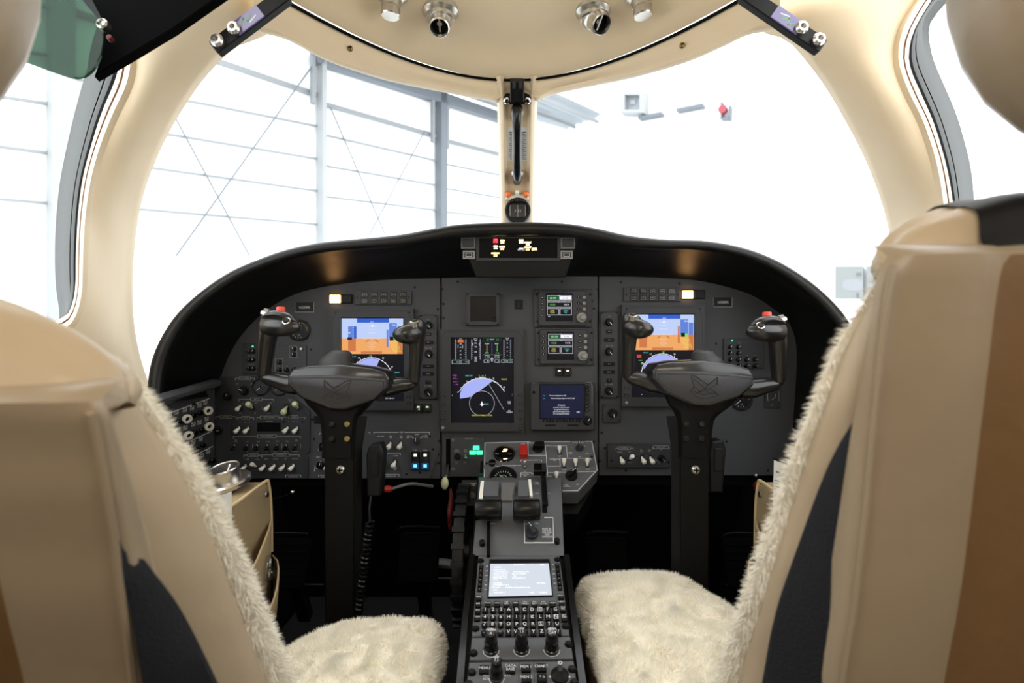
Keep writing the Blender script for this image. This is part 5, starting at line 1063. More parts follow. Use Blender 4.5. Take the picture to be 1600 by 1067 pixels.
# upper switch console
t = T(K0, 'engine_control_console', 845, 730, 'tilted grey switch console with white outlines above the throttles', 'switch panel')
out = [(55, 560), (65, 60), (630, 45), (1470, 38), (1542, 415), (1285, 690), (1020, 692), (880, 692)]
m = t.mb(); m.prism([t.q(*z(*p)) for p in [(40, 560), (50, 48), (630, 33), (1480, 26), (1556, 418), (1295, 705), (880, 705)]], -.035, 0, 'console_grey', .001); t.part('body', m)
N = .0003; m = t.mb(); w = .0011
for l in ([(55, 560), (60, 400)], [(62, 345), (65, 60), (630, 45), (655, 45)], [(845, 45), (1185, 42)], [(1385, 40), (1470, 38), (1542, 415), (1285, 688), (1020, 692)], [(630, 45), (637, 222), (868, 222)], [(915, 97), (860, 97), (893, 525)], [(1080, 97), (1135, 97), (1152, 250)], [(893, 367), (1055, 365), (1050, 262), (1235, 260)], [(1262, 260), (1450, 262), (1460, 280)], [(893, 450), (985, 450)], [(1140, 445), (1160, 440)], [(1290, 440), (1510, 435)],
          [(535, 300), (540, 285), (560, 285)], [(790, 285), (808, 285), (810, 300)], [(535, 530), (535, 452), (672, 452), (680, 465), (790, 465)], [(838, 465), (885, 465)], [(200, 350), (210, 368), (540, 355)]):
    m.line([t.q(*z(*p)) for p in l], w, N, 'ink')
for s, X, Y in (('RUDDER BIAS', 675, 60), ('IN THRUST ATT', 1290, 52), ('AC CONDITION', 1000, 98), ('TEMPERATURE', 1060, 445), ('FUEL BOOST DUMP', 672, 285), ('EMERGENCY ONLY', 380, 358), ('FUEL\nXFER', 590, 318), ('OFF', 590, 435), ('ENG SYNC\nFAN\nN1', 595, 490), ('OFF', 1050, 232), ('COMPRESSOR\nON', 980, 280), ('L', 1205, 120), ('R', 1380, 105), ('PRESS\nOFF', 1190, 195), ('OFF', 1312, 240), ('MAN', 1410, 203), ('LOW', 1112, 412), ('FAN', 1248, 262), ('LOW', 1420, 405), ('HI', 1275, 408), ('MAN', 925, 500), ('OFF', 1018, 597), ('FULL\nNORMAL', 1140, 620), ('HOT', 1285, 605), ('CABIN', 565, 70), ('NORM', 1395, 285), ('ON', 1090, 290), ('15', 755, 445)): tx(t, m, s, *z(X, Y), .0046, N, 'ink', .75)
t.part('lettering', m)
m = t.mb(); c = t.q(*z(320, 210)); m.lathe([(.0225, 0), (.0225, .005), (.0205, .007), (.0195, .001)], 'black', c, 36, cap=False); m.cyl(*c, .0198, 0, .0015, 'screen_off', seg=32); g = t.part('round_annunciator', m)
for X, Y, ss in ((335, 160, 'e_amber'), (335, 285, 'e_amber'), (222, 215, 'lever_grey'), (395, 215, 'brown_line')):
    m = t.mb(); c = t.q(*z(X, Y)); k = .0034; m.rect(c[0]-k*1.2, c[1]-.0006, c[0]+k*1.2, c[1]+k, .0015, .002, ss, 0, .0006)
    if ss == 'e_amber': m.rect(c[0]-k*.6, c[1]-k, c[0]+k*.8, c[1]-.0006, .0015, .002, ss, 0, .0006); m.txt('A/P' if Y < 200 else 'NORM', c[0]-.004, c[1]-.004, .0045, .0022, 'e_amber')
    t.part('caption_light', m, g)
m = t.mb(); c = t.q(*z(160, 320), .004); m.cyl(*c, .0075, 0, .009, 'black_gloss', .002, 16); t.part('knob', m)
m = t.mb(); c = t.q(*z(305, 520)); m.lathe([(.028, 0), (.028, .006), (.025, .008), (.021, .002)], 'black', c, 36, cap=False); m.cyl(*c, .0215, -.001, .0012, 'screen_off', seg=32)
for a in range(0, 181, 18): d = Vector((math.cos(math.radians(a)), math.sin(math.radians(a)))); m.line([tuple(Vector(c)+d*.015), tuple(Vector(c)+d*.0185)], .0008, .0012, 'ink')
m.arc(c[0], c[1]-.002, .008, 30, 140, .002, .0013, 'ink_green', 8); m.line([c, tuple(Vector(c)+Vector((-.008, .006)))], .001, .002, 'ink'); t.part('pressure_gauge', m)
m = t.mb(); p = [t.q(*z(*q_), .012) for q_ in ((525, 215), (625, 215), (622, 82), (525, 82))]; m.prism(p, 0, .014, 'red', .001, .001); t.part('red_guard', m, label='red guarded switch cover')
m = t.mb(); c = t.q(*z(765, 135)); m.cyl(*c, .013, 0, .004, 'black', .001, 24); m.prism([(c[0]-.012, c[1]-.005), (c[0]+.013, c[1]-.005), (c[0]+.013, c[1]+.008), (c[0]-.007, c[1]+.008)], .004, .016, 'black', .001, .001); t.part('selector_knob', m)
for X, Y in ((1047, 165), (1105, 335), (1257, 335), (1412, 330), (1005, 510)): toggle(t, *z(X, Y), 1 if 1 else -1, 'ivory', 0, .95, n=0)
toggle(t, *z(590, 350), 1, 'satin', 0, .8, n=0)
pointer_knob(t, *z(1310, 135), .009, .014, -5, 'panel_dark'); pointer_knob(t, *z(1200, 500), .0125, .016, 48, 'black')
for X, Y in ((1470, 238), (85, 330)): m = t.mb(); m.cyl(*t.q(*z(X, Y)), .003, -.001, .0012, 'screw', .0004, 10); t.part('screw', m)
# support under the console
mb = MB(); mb.prism([K0.hit(745, 782), K0.hit(905, 782), K0.hit(930, 740), K0.hit(930, 700), K0.hit(750, 700)], -.10, -.04, 'black', L=None); mb.v = [tuple(K0.M @ Vector(v)) for v in mb.v]; tag(mb.build('console_bracket', loc=tuple(K0.o)), 'black bracket box under the upper switch console', 'bracket')
# ---- keyboard unit
t = T(C0, 'flight_management_keyboard', 812, 930, 'grey keyboard unit with bright white screen and lettered black keys on the pedestal', 'keyboard unit')
z = Zm(700, 860, 5.154)
def pr(t, name, pts, n0, n1, mt, bev=0, r=0, parent=None, label=None):
    m = t.mb(); m.prism([t.q(*z(*p), n1) for p in pts], n0, n1, mt, bev, r); return t.part(name, m, parent, label)
pr(t, 'body', [(192, 688), (978, 682), (897, 40), (245, 42)], -.008, .004, 'console_grey', .001)
m = t.mb(); o = [t.q(*z(*p), .006) for p in ((318, 378), (846, 366), (818, 70), (334, 72))]; i = [t.q(*z(*p), .006) for p in ((328, 373), (838, 361), (811, 98), (340, 102))]; m.frame(o, i, .004, .0065, 'black'); t.part('screen_bezel', m)
m = t.mb(); m.prism(i, .004, .0048, 'e_cdu'); N = .0049
for Y, rowsx in ((115, ((520, 625), (730, 790))), (135, ((365, 440),)), (155, ((352, 480),)), (172, ((350, 500), (510, 665))), (188, ((350, 490), (500, 640))), (206, ((350, 490), (510, 560))), (222, ((350, 490), (500, 640))), (240, ((360, 410),)), (262, ((355, 440), (700, 800))), (280, ((350, 500),)), (298, ((340, 430), (440, 680))), (318, ((360, 400),)), (338, ((365, 460), (650, 700), (730, 800)))):
    for a, b in rowsx:
        c = t.q(*z((a+b)/2, Y), .005); n_ = max(3, int((b-a)/13)); m.txt(''.join(random.choice('KLMNPRST0123456789') for _ in range(n_)), c[0], c[1], .0050, N, 'e_cdutext', sx=.8)
t.part('screen', m)
def key(X, Y, w, h, s, rnd=False, sz=.0062, box=False, t=t, n=.004, hh=.005):
    c = t.q(*z(X, Y), n+hh); kx = abs(t.q(*z(X+w/2, Y), n+hh)[0]-c[0]); ky = abs(t.q(*z(X, Y+h/2), n+hh)[1]-c[1]); m = t.mb()
    if rnd: m.cyl(c[0], c[1], kx, n, n+hh, 'black', .001, 16)
    else: m.prism([(c[0]-kx, c[1]-ky), (c[0]+kx, c[1]-ky), (c[0]+kx, c[1]+ky), (c[0]-kx, c[1]+ky)], n, n+hh, 'black', .0012, .0012)
    if box: m.line([(c[0]-kx*.7, c[1]-ky*.7), (c[0]+kx*.7, c[1]-ky*.7), (c[0]+kx*.7, c[1]+ky*.7), (c[0]-kx*.7, c[1]+ky*.7)], .0006, n+hh, 'ink', True)
    m.txt(s, c[0], c[1], sz, n+hh+.0002, 'ink', sx=.9); t.part('key', m)
rowsK = [(475, 300, 363, 427, 490, 865, '123', 'ABCDEFG'), (534, 297, 361, 425, 488, 870, '456', 'HIJKLMN'), (591, 293, 358, 425, 488, 879, '789', 'OPQRSTU'), (652, 290, 355, 422, 487, 889, ('.', '0', '+/-'), ('V', 'W', 'X', 'Y', 'Z', 'SP', '/'))]
for y, a, b, c, d, e, dg, lt in rowsK:
    for X, s in zip((a, b, c), dg): key(X, y, 50, 46, s, True, .0085 if len(s) == 1 else .005)
    for k, s in enumerate(lt): key(d+(e-d)*k/6, y-2*(k > 3), 48, 44, s, False, .0085 if len(s) == 1 else .005, s in 'ENS' and len(s) == 1)
for X, s in zip((320, 395, 470, 543, 620, 695, 770, 843), ('FPLN', 'LEGS', 'DEP\nARR', 'PERF', 'MFD\nMENU', 'MFD\nADV', 'MFD\nDATA', 'PREV')): key(X, 422, 50, 40, s, False, .0040)
for X, Y, s, h in ((246, 373, 'MSG', 38), (242, 427, 'DIR', 38), (239, 478, 'IDX', 38), (234, 534, 'TUN', 42), (911, 362, 'EXEC', 38), (918, 412, 'NEXT', 38), (926, 463, 'CLR\nDEL', 42), (936, 530, 'BRT\nDIM', 60)): key(X, Y, 48, h, s, False, .0042)
for k in range(6):
    key(268-3*k, 122+k*37, 34, 26, '-', False, .006, hh=.004); key(880+4.5*k, 110+k*37, 34, 26, '-', False, .006, hh=.004)
m = t.mb()
for k in range(6): m.line([t.q(*z(308-k*2.5, 125+k*38), .0042), t.q(*z(322-k*2.5, 125+k*38), .0042)], .0008, .004, 'ink'); m.line([t.q(*z(838+k*3.5, 113+k*37.5), .0042), t.q(*z(852+k*3.5, 113+k*37.5), .0042)], .0008, .004, 'ink')
m.line([t.q(*z(205, 590), .0042), t.q(*z(260, 592), .0042)], .0006, .004, 'black'); m.line([t.q(*z(905, 582), .0042), t.q(*z(965, 575), .0042)], .0006, .004, 'black'); m.line([t.q(*z(262, 448), .0042), t.q(*z(898, 442), .0042)], .0005, .004, 'black'); t.part('marking', m)
def scr(t, X, Y, n=.004):
    m = t.mb(); c = t.q(*z(X, Y), n); m.lathe([(.0058, n), (.0055, n+.0015), (.0042, n+.0012), (.0038, n+.0028), (.001, n+.003)], 'black', c, 16); m.lathe([(.0034, n+.0025), (.003, n+.0034), (.0012, n+.0034)], 'screw', c, 12); t.part('screw', m)
for X, Y in ((263, 85), (882, 75), (222, 632), (948, 612)): scr(t, X, Y)
def tall_knob(t, X, Y, r, h, s, n=.004):
    c = t.q(*z(X, Y), n); m = t.mb(); m.lathe([(r*1.12, n), (r*1.12, n+h*.12), (r, n+h*.15), (r, n+h*.5), (r*.93, n+h*.53), (r*.9, n+h*.62), (r*.93, n+h*.65), (r*.86, n+h*.95), (r*.7, n+h)], 'black_gloss', c, 26); o = t.part('knob', m)
    m = t.mb(); m.arc(c[0], c[1], r*1.22, 180, 360, .0008, n, 'ink', 14); t.part('ring_marking', m)
    m = t.mb(); m.txt(s, c[0], c[1], .0065, n+h+.0002, 'ink', sx=.8)
    for k in range(4): a = math.radians(60+k*25); m.line([(c[0]+r*.4*math.cos(a), c[1]+r*.4*math.sin(a)), (c[0]+r*.68*math.cos(a), c[1]+r*.68*math.sin(a))], .0008, n+h, 'ink')
    t.part('cap_marking', m, o)
t = T(C0, 'tuning_knob_panel', 815, 1013, 'plain grey panel with three tall black knobs below the keyboard', 'control panel')
pr(t, 'body', [(175, 880), (1008, 870), (984, 692), (192, 700)], -.008, .004, 'console_grey', .001)
for X, Y in ((347, 805), (593, 800), (835, 800)): tall_knob(t, X, Y, .0088, .031, {347: 'PUSH\nA', 593: '( )', 835: 'COM\nOAT'}[X])
for X, Y in ((205, 828), (972, 757)): scr(t, X, Y)
t = T(C0, 'lower_control_panel', 808, 1060, 'lowest grey pedestal panel with MENU, CHART and DATA BASE keys and joystick', 'control panel')
pr(t, 'body', [(140, 1180), (1050, 1180), (1012, 888), (170, 898)], -.008, .004, 'console_grey', .001)
for X, Y, w, h, s in ((292, 946, 80, 62, 'MENU'), (503, 942, 80, 62, 'DATA\nBASE'), (628, 936, 78, 58, 'MEM 1'), (752, 932, 80, 60, 'CHART'), (632, 1020, 78, 58, 'MEM 2'), (757, 1015, 80, 60, '+ n')): key(X, Y, w, h, s, False, .0058, t=t)
tall_knob(t, 392, 1030, .0078, .030, '( )')
m = t.mb(); c = t.q(*z(900, 1015), .004); m.lathe([(.0115, .004), (.0115, .008), (.0095, .010), (.005, .014), (.0035, .016)], 'black', c, 24); j = t.part('joystick_base', m)
m = t.mb(); m.lathe([(.0032, .012), (.0032, .024), (.0028, .026)], 'satin', (c[0], c[1]), 12); m.cyl(*c, .0014, .026, .0262, 'rubber', seg=8); t.part('joystick', m, j)
m = t.mb()
for p in ((815, 1018), (808, 1010), (808, 1026)): pass
for sx_, X in ((-1, 822), (1, 978)): c = t.q(*z(X, 1015), .0042); m.add([(c[0]+sx_*.002, c[1], .0042), (c[0]-sx_*.001, c[1]+.002, .0042), (c[0]-sx_*.001, c[1]-.002, .0042)], [(0, 1, 2)], 'ink')
tx(t, m, 'MFD\nADV', *z(308, 1022), .005, .0042, 'ink'); tx(t, m, 'DATA', *z(470, 1008), .005, .0042, 'ink'); m.line([t.q(*z(572, 895), .0042), t.q(*z(568, 1070), .0042)], .0008, .004, 'panel_dark'); m.line([t.q(*z(692, 893), .0042), t.q(*z(697, 1070), .0042)], .0008, .004, 'panel_dark'); t.part('marking', m)
for X, Y in ((192, 985), (1000, 958), (1018, 1065), (165, 1080)): scr(t, X, Y)
# elevator trim wheel, part of the pedestal
B = Matrix.Translation(V(-.092, 1.03, .40)) @ Matrix.Rotation(math.pi/2, 4, 'Y')
m = MB(B); m.lathe([(.10, -.009), (.122, -.009), (.124, 0), (.122, .009), (.10, .009)], 'black', seg=56, cap=False); tw = m.build('elevator_trim_wheel', ped); tw['label'] = 'black ribbed trim wheel'
for k in range(28):
    a = 2*math.pi*k/28; m = MB(B @ Matrix.Rotation(a, 4, 'Z')); m.box((.1245, 0, 0), (.006, .009, .022), 'black', bev=.001); m.build('grip_rib', tw)
m = MB(B); m.cyl(0, 0, .02, -.012, .012, 'black'); m.rect(-.105, -.008, .105, .008, -.003, .003, 'black'); m.rect(-.008, -.105, .008, .105, -.003, .003, 'black'); m.build('spokes', tw)
t = T(Face(P(736, 768, 1.09), (1, 0, 0), (0, .6, 1)), 'trim_placard', 736, 768, 'faint dark placard with small print left of the throttles', 'placard'); rect_part(t, 'plate', 722, 750, 750, 790, -.002, 0, 'black', 0)
m = t.mb(); tx(t, m, 'NOSE DOWN\nELEVATOR', 736, 757, .0045, .0004, 'ink_dim', .8); tx(t, m, 'TRIM IN\nTHE GREEN\nFOR TAKEOFF\n-----', 736, 775, .0045, .0004, 'ink_dim', .8); t.part('print', m)
# red levers under the panel
mb = MB(); mb.sweep([P(704, 765, 1.15), P(705, 780, 1.12), P(703, 800, 1.1), P(703, 826, 1.1)], [(.003, .003), (.006, .005), (.007, .006), (.003, .003)], 'red_dark', 12, 16, up=(0, -1, 0)); tag(mb.build('emergency_lever', loc=tuple(P(703, 800, 1.1))), 'dark red flat lever hanging in the footwell left of the trim wheel', 'lever')
root = empty('parking_brake_pull', Matrix.Translation(P(606, 764, 1.15)), 'small red knob with a grey rod under the panel right of the left column', 'knob')
m = MB(); m.ball(P(606, 764, 1.15), .0095, 'red', 1.1, 1, .8); m.build('knob', root); m = MB(); m.sweep([P(612, 764, 1.15), P(640, 756, 1.17), P(662, 758, 1.2), P(676, 760, 1.22)], .0035, 'lever_grey', 8, 12); m.build('rod', root)
root = empty('footwell_valve', Matrix.Translation(P(457, 769, 1.15)), 'small silver ball tipped stalk under the panel left of the left column', 'knob'); m = MB(); m.ball(P(457, 769, 1.15), .005, 'satin'); m.build('knob', root); m = MB(); m.sweep([P(457, 770, 1.16), P(440, 778, 1.25), P(430, 780, 1.3)], .004, 'screw', 8); m.build('stalk', root)
root = empty('oxygen_valve', Matrix.Translation(P(1184, 758, 1.12)), 'dark red knob with silver tip beside the right cream map pocket', 'knob'); m = MB(); m.ball(P(1185, 760, 1.12), .011, 'red_dark'); m.build('knob', root); m = MB(); m.ball(P(1181, 743, 1.12), .004, 'satin'); m.build('tip', root)
# rudder pedals
for x, y, Y, lb in ((655, 870, 1.38, 'black rudder pedal right of the left control column'), (450, 880, 1.38, 'black rudder pedal left of the left control column'), (950, 878, 1.38, 'black rudder pedal beside the pedestal on the right'), (1165, 880, 1.38, 'black rudder pedal right of the right control column')):
    c = P(x, y, Y); root = empty('rudder_pedal', Matrix.Translation(c), lb, 'pedal', 'rudder pedals'); B = Matrix.Translation(c) @ Matrix.Rotation(math.radians(60), 4, 'X')
    m = MB(B); m.rect(-.05, -.06, .05, .06, -.006, .006, 'firewall', .003, .01)
    for k in range(6): m.rect(-.045, -.048+k*.018, .045, -.042+k*.018, .006, .009, 'firewall')
    m.build('pedal_plate', root); m = MB(); m.sweep([c+V(-.05, .02, .04), c+V(-.045, -.0, .075), c+V(.05, -.0, .075)], .003, 'screw', 8, 16); m.build('bail', root); m = MB(); m.sweep([c+V(-.05, .0, -.055), c+V(.09, .0, -.055)], .003, 'screw', 8); m.build('hinge_rod', root)
    m = MB(); m.bar(c+V(0, .03, -.03), V(c.x, 1.5, .04), .03, .03, 'black'); m.build('pedal_arm', root)
mb = MB(); mb.sweep([P(640, 888, 1.5), P(680, 880, 1.5), P(720, 884, 1.5)], [(.012, .02)]*3, 'lever_grey', 10, 12); mb.v = mb.v; tag(mb.build('floor_duct', loc=tuple(P(680, 884, 1.5))), 'low grey duct on the floor deep in the left footwell', 'duct')
# ---------------------------------------------------------------- side map pockets
def pocket(s, label, xo=0):
    X = .435*s+xo
    root = empty('map_pocket_box', Matrix.Translation(V(X+s*.06, .8, .3)), label, 'storage box', 'map pocket boxes')
    SP = Face(V(X, .8, 0), (0, -s*-1 if s < 0 else -1, 0), (0, 0, 1))
    # section in y-z, extruded outward
    m = MB(); rows = []
    prof = [(.66, .55), (.74, .545), (.85, .545), (.955, .553), (.972, .545), (.978, .52), (.985, .45), (.985, .38), (.975, .32), (.95, .28), (.66, .26)]
    for dx in (0, .004, .16): rows.append([V(X+s*dx, y+(0 if dx else -.003), z-(0 if dx else .004)) for y, z in prof])
    m.grid(rows, 'pocket', cu=True); m.f.append(tuple(range(len(prof)))); m.m.append(m.mi('pocket')); m.build('box', root, ang=40)
    m = MB(); m.sweep([V(X, y, z) for y, z in ((.66, .55), (.74, .545), (.85, .545), (.955, .553), (.972, .545), (.982, .5), (.985, .42))], .0028, 'pocket_edge', 8, 30); m.build('piping', root)
    # two pockets opening along the side: each a curved skin standing off the box
    for (y0, y1, z0a, z0b, zb, d, nm) in ((.70, .975, .40, .475, .30, .022, 'upper_pocket'), (.78, .985, .335, .41, .27, .040, 'lower_pocket')):
        m = MB(); rows = []
        for k in range(13):
            f = k/12; y = y0+(y1-y0)*f; bulge = math.sin(math.pi*f)**.7; top = z0a+(z0b-z0a)*f+.006*math.sin(f*9)
            rows.append([V(X-s*(.002+d*bulge), y, top), V(X-s*(.004+d*bulge), y, top-.002), V(X-s*(.003+d*bulge*.9), y, (top+zb)/2), V(X-s*.002, y, zb)])
        m.grid(rows, 'pocket'); o = m.build(nm, root, ang=60)
        m = MB(); m.sweep([r[0] for r in rows], .0018, 'pocket_edge', 6); m.build('pocket_edge', o)
    for y, z_ in ((.962, .53), (.955, .285)):
        m = MB(Matrix.Translation(V(X-s*.001, y, z_)) @ Matrix.Rotation(-s*math.pi/2, 4, 'Y')); m.lathe([(.006, 0), (.0055, .002), (.002, .003)], 'satin', seg=14); m.build('snap', root)
    return X
pocket(-1, 'cream leather map pocket box with a silver cup ring left of the left column')
pocket(1, 'cream leather map pocket box half hidden behind the right seat', .005)
c = V(-.478, .92, .556); root = empty('cup_holder_ring', Matrix.Translation(c), 'shiny silver cup ring standing on the left cream pocket box', 'cup holder')
tl_ = Matrix.Rotation(math.radians(14), 4, 'X') @ Matrix.Rotation(math.radians(-8), 4, 'Y')
m = MB(Matrix.Translation(c) @ tl_); m.lathe([(.030, 0), (.036, .004), (.0365, .010), (.034, .013), (.027, .014), (.023, .014), (.0225, .028), (.0245, .033), (.0235, .035), (.021, .034), (.0195, .012)], 'satin', seg=40, cap=False); m.build('ring', root)
m = MB(Matrix.Translation(c) @ tl_); m.cyl(0, 0, .0205, .006, .024, 'black', seg=28); m.sweep([(0.004, -.004, .022), (.008, .006, .036)], .0018, 'satin', 8); m.build('inner_cup', root)
f = Face(V(-.43, .80, .50), (.25, 1, 0), (0, 0, 1)); mb = MB(f.M); mb.prism([f.hit(345, 775), f.hit(362, 768), f.hit(363, 838), f.hit(345, 850)], -.001, 0, 'paper'); tag(mb.build('paper_sheet', loc=tuple(f.o)), 'plain pale paper sheet leaning against the left pocket box', 'paper')
f = Face(V(.455, .86, .52), (.5, -1, 0), (0, 0, 1)); t = T(f, 'checklist_card', 1225, 770, 'laminated checklist card with small print in the right map pocket', 'card')
m = t.mb(); m.prism([t.q(1206, 822), t.q(1250, 850), t.q(1250, 728), t.q(1208, 714)], -.001, 0, 'film'); t.part('laminate', m)
m = t.mb(); m.prism([t.q(1207.5, 819), t.q(1248, 845), t.q(1248, 732), t.q(1209.5, 719)], 0.0002, .0005, 'paper'); t.part('sheet', m)
m = t.mb(); m.line([t.q(1214, 737), t.q(1226, 742)], .003, .0006, 'paper_ink')
for k in range(14): m.line([t.q(1211, 750+k*4.6), t.q(1219+(k*7 % 9), 752.5+k*4.7+(k*7 % 9)*.3)], .0014, .0006, 'paper_ink')
t.part('print', m)
mb = MB(); mb.sweep([V(-.418, .862, .36), V(-.418, .866, .44), V(-.418, .867, .452)], [(.008, .006), (.008, .006), (.002, .002)], 'black_gloss', 12); tag(mb.build('flashlight', loc=(-.418, .862, .4)), 'black pen shaped torch standing in the left map pocket', 'torch')
mb = MB(); mb.ball(V(-.412, .925, .415), .014, 'film', .8, 1.2, 1.6); tag(mb.build('plastic_wrap', loc=(-.412, .925, .415)), 'crumpled clear plastic item in the left map pocket beside the torch', 'bag')
# ---------------------------------------------------------------- seats
def fur(mb, rows, count, length, mt, seed, flow=(0, 0, -.3), wid=.0016, cu=False, clump=.5):
    rnd = random.Random(seed); R = len(rows); C = len(rows[0]); cells = []; acc = 0
    for i in range(R-1):
        for j in range(C-1):
            a, b, c, d = Vector(rows[i][j]), Vector(rows[i][j+1]), Vector(rows[i+1][j]), Vector(rows[i+1][j+1]); A = (d-a).cross(c-b).length
            acc += A; cells.append((acc, i, j))
    import bisect
    keys = [c[0] for c in cells]; vs = []; fs = []; fl = Vector(flow)
    for k in range(count):
        r = rnd.random()*acc; _, i, j = cells[min(bisect.bisect(keys, r), len(cells)-1)]
        u, v = rnd.random(), rnd.random(); a, b, c, d = (Vector(rows[i][j]), Vector(rows[i][j+1]), Vector(rows[i+1][j+1]), Vector(rows[i+1][j]))
        p = (a*(1-u)+b*u)*(1-v)+(d*(1-u)+c*u)*v; n = (c-a).cross(d-b)
        if n.length < 1e-12: continue
        n.normalize(); n = n*rows_sign
        q = p*38; cl = Vector((noise.noise(q), noise.noise(q+V(7, 3, 1)), noise.noise(q+V(1, 9, 5))))*clump*2
        d_ = (n+fl+cl+Vector((rnd.gauss(0, .25), rnd.gauss(0, .25), rnd.gauss(0, .25)))).normalized()
        L = length*(.6+.6*rnd.random()); s = d_.cross(Vector((rnd.random()-.5, rnd.random()-.5, rnd.random()-.5))).normalized()*wid*.5
        tip = p+d_*L+fl*L*.3; o = len(vs); p = p-n*.001; vs += [tuple(p-s), tuple(p+s), tuple(tip)]; fs.append((o, o+1, o+2))
    mb.add(vs, fs, mt)
rows_sign = 1
def lvl(x, px_, py_, Y): return P(px_, py_, Y)
def backrest(root, s, Fp, Rp, wid):
    """Fp: front aisle edge, Rp: rear aisle corner, both as (px,py,Y) from bottom to top"""
    global rows_sign
    n = 44; Fc = [Vector(p) for p in resample([tuple(P(*p)) for p in Fp], n)]; Rc = [Vector(p) for p in resample([tuple(P(*p)) for p in Rp], n)]
    # leather shell: far rear edge -> rear face -> rounded corner -> side to the belt gap
    shell = []; gus = []; cov = []
    for i in range(n):
        r, f = Rc[i], Fc[i]; d = (f-r); t = i/(n-1)
        far = V(r.x+s*wid, r.y+.0, r.z)
        c1 = r+V(s*.014, .0, 0); seam = r.lerp(f, .80); wob = .004*math.sin(i*.9)*(1-t)
        shell.append([far+V(0, .05, 0), far+V(-s*.02, 0, 0), far.lerp(c1, .3)+V(0, -.006, 0), far.lerp(c1, .6)+V(0, -.010, 0), far.lerp(c1, .82)+V(0, -.006, 0), far.lerp(c1, .86)+V(0, -.002, 0), far.lerp(c1, .90)+V(0, -.006, 0), c1+V(0, -.002, 0), r+V(s*.003, .001, 0), r+V(0, .008, 0), r.lerp(f, .16)+V(-s*.002, 0, 0), r.lerp(f, .26)+V(s*.004, 0, 0), r.lerp(f, .30)+V(s*.02, 0, 0)])
        gus.append([r.lerp(f, .28)+V(s*.022, 0, 0), r.lerp(f, .45)+V(s*(.008), 0, 0), r.lerp(f, .62)+V(s*(.001)+wob*.3, 0, 0), r.lerp(f, .76)+V(s*.000, 0, 0), r.lerp(f, .83)+V(s*.006, 0, 0)])
        fw = V(0, .012, 0)
        cov.append([r.lerp(f, .80)+V(s*.005, 0, 0), r.lerp(f, .86)+V(-s*.004, 0, 0), r.lerp(f, .95)+V(-s*.004, 0, 0), f+V(0, .002, 0), f+V(s*.015, .016, 0), f+V(s*.05, .024, 0), f+V(s*wid*.35, .008, 0), f+V(s*wid*.6, .005, 0), f+V(s*wid*.9, .02, 0), f+V(s*wid*1.02, 0, 0), f+V(s*wid*1.02, -.08, 0)])
    def cap(rows, dz, dy, k=6):
        """rounded top: extra rows pulling towards the middle of the thickness"""
        top = rows[-1]; return rows
    return Fc, Rc, shell, gus, cov
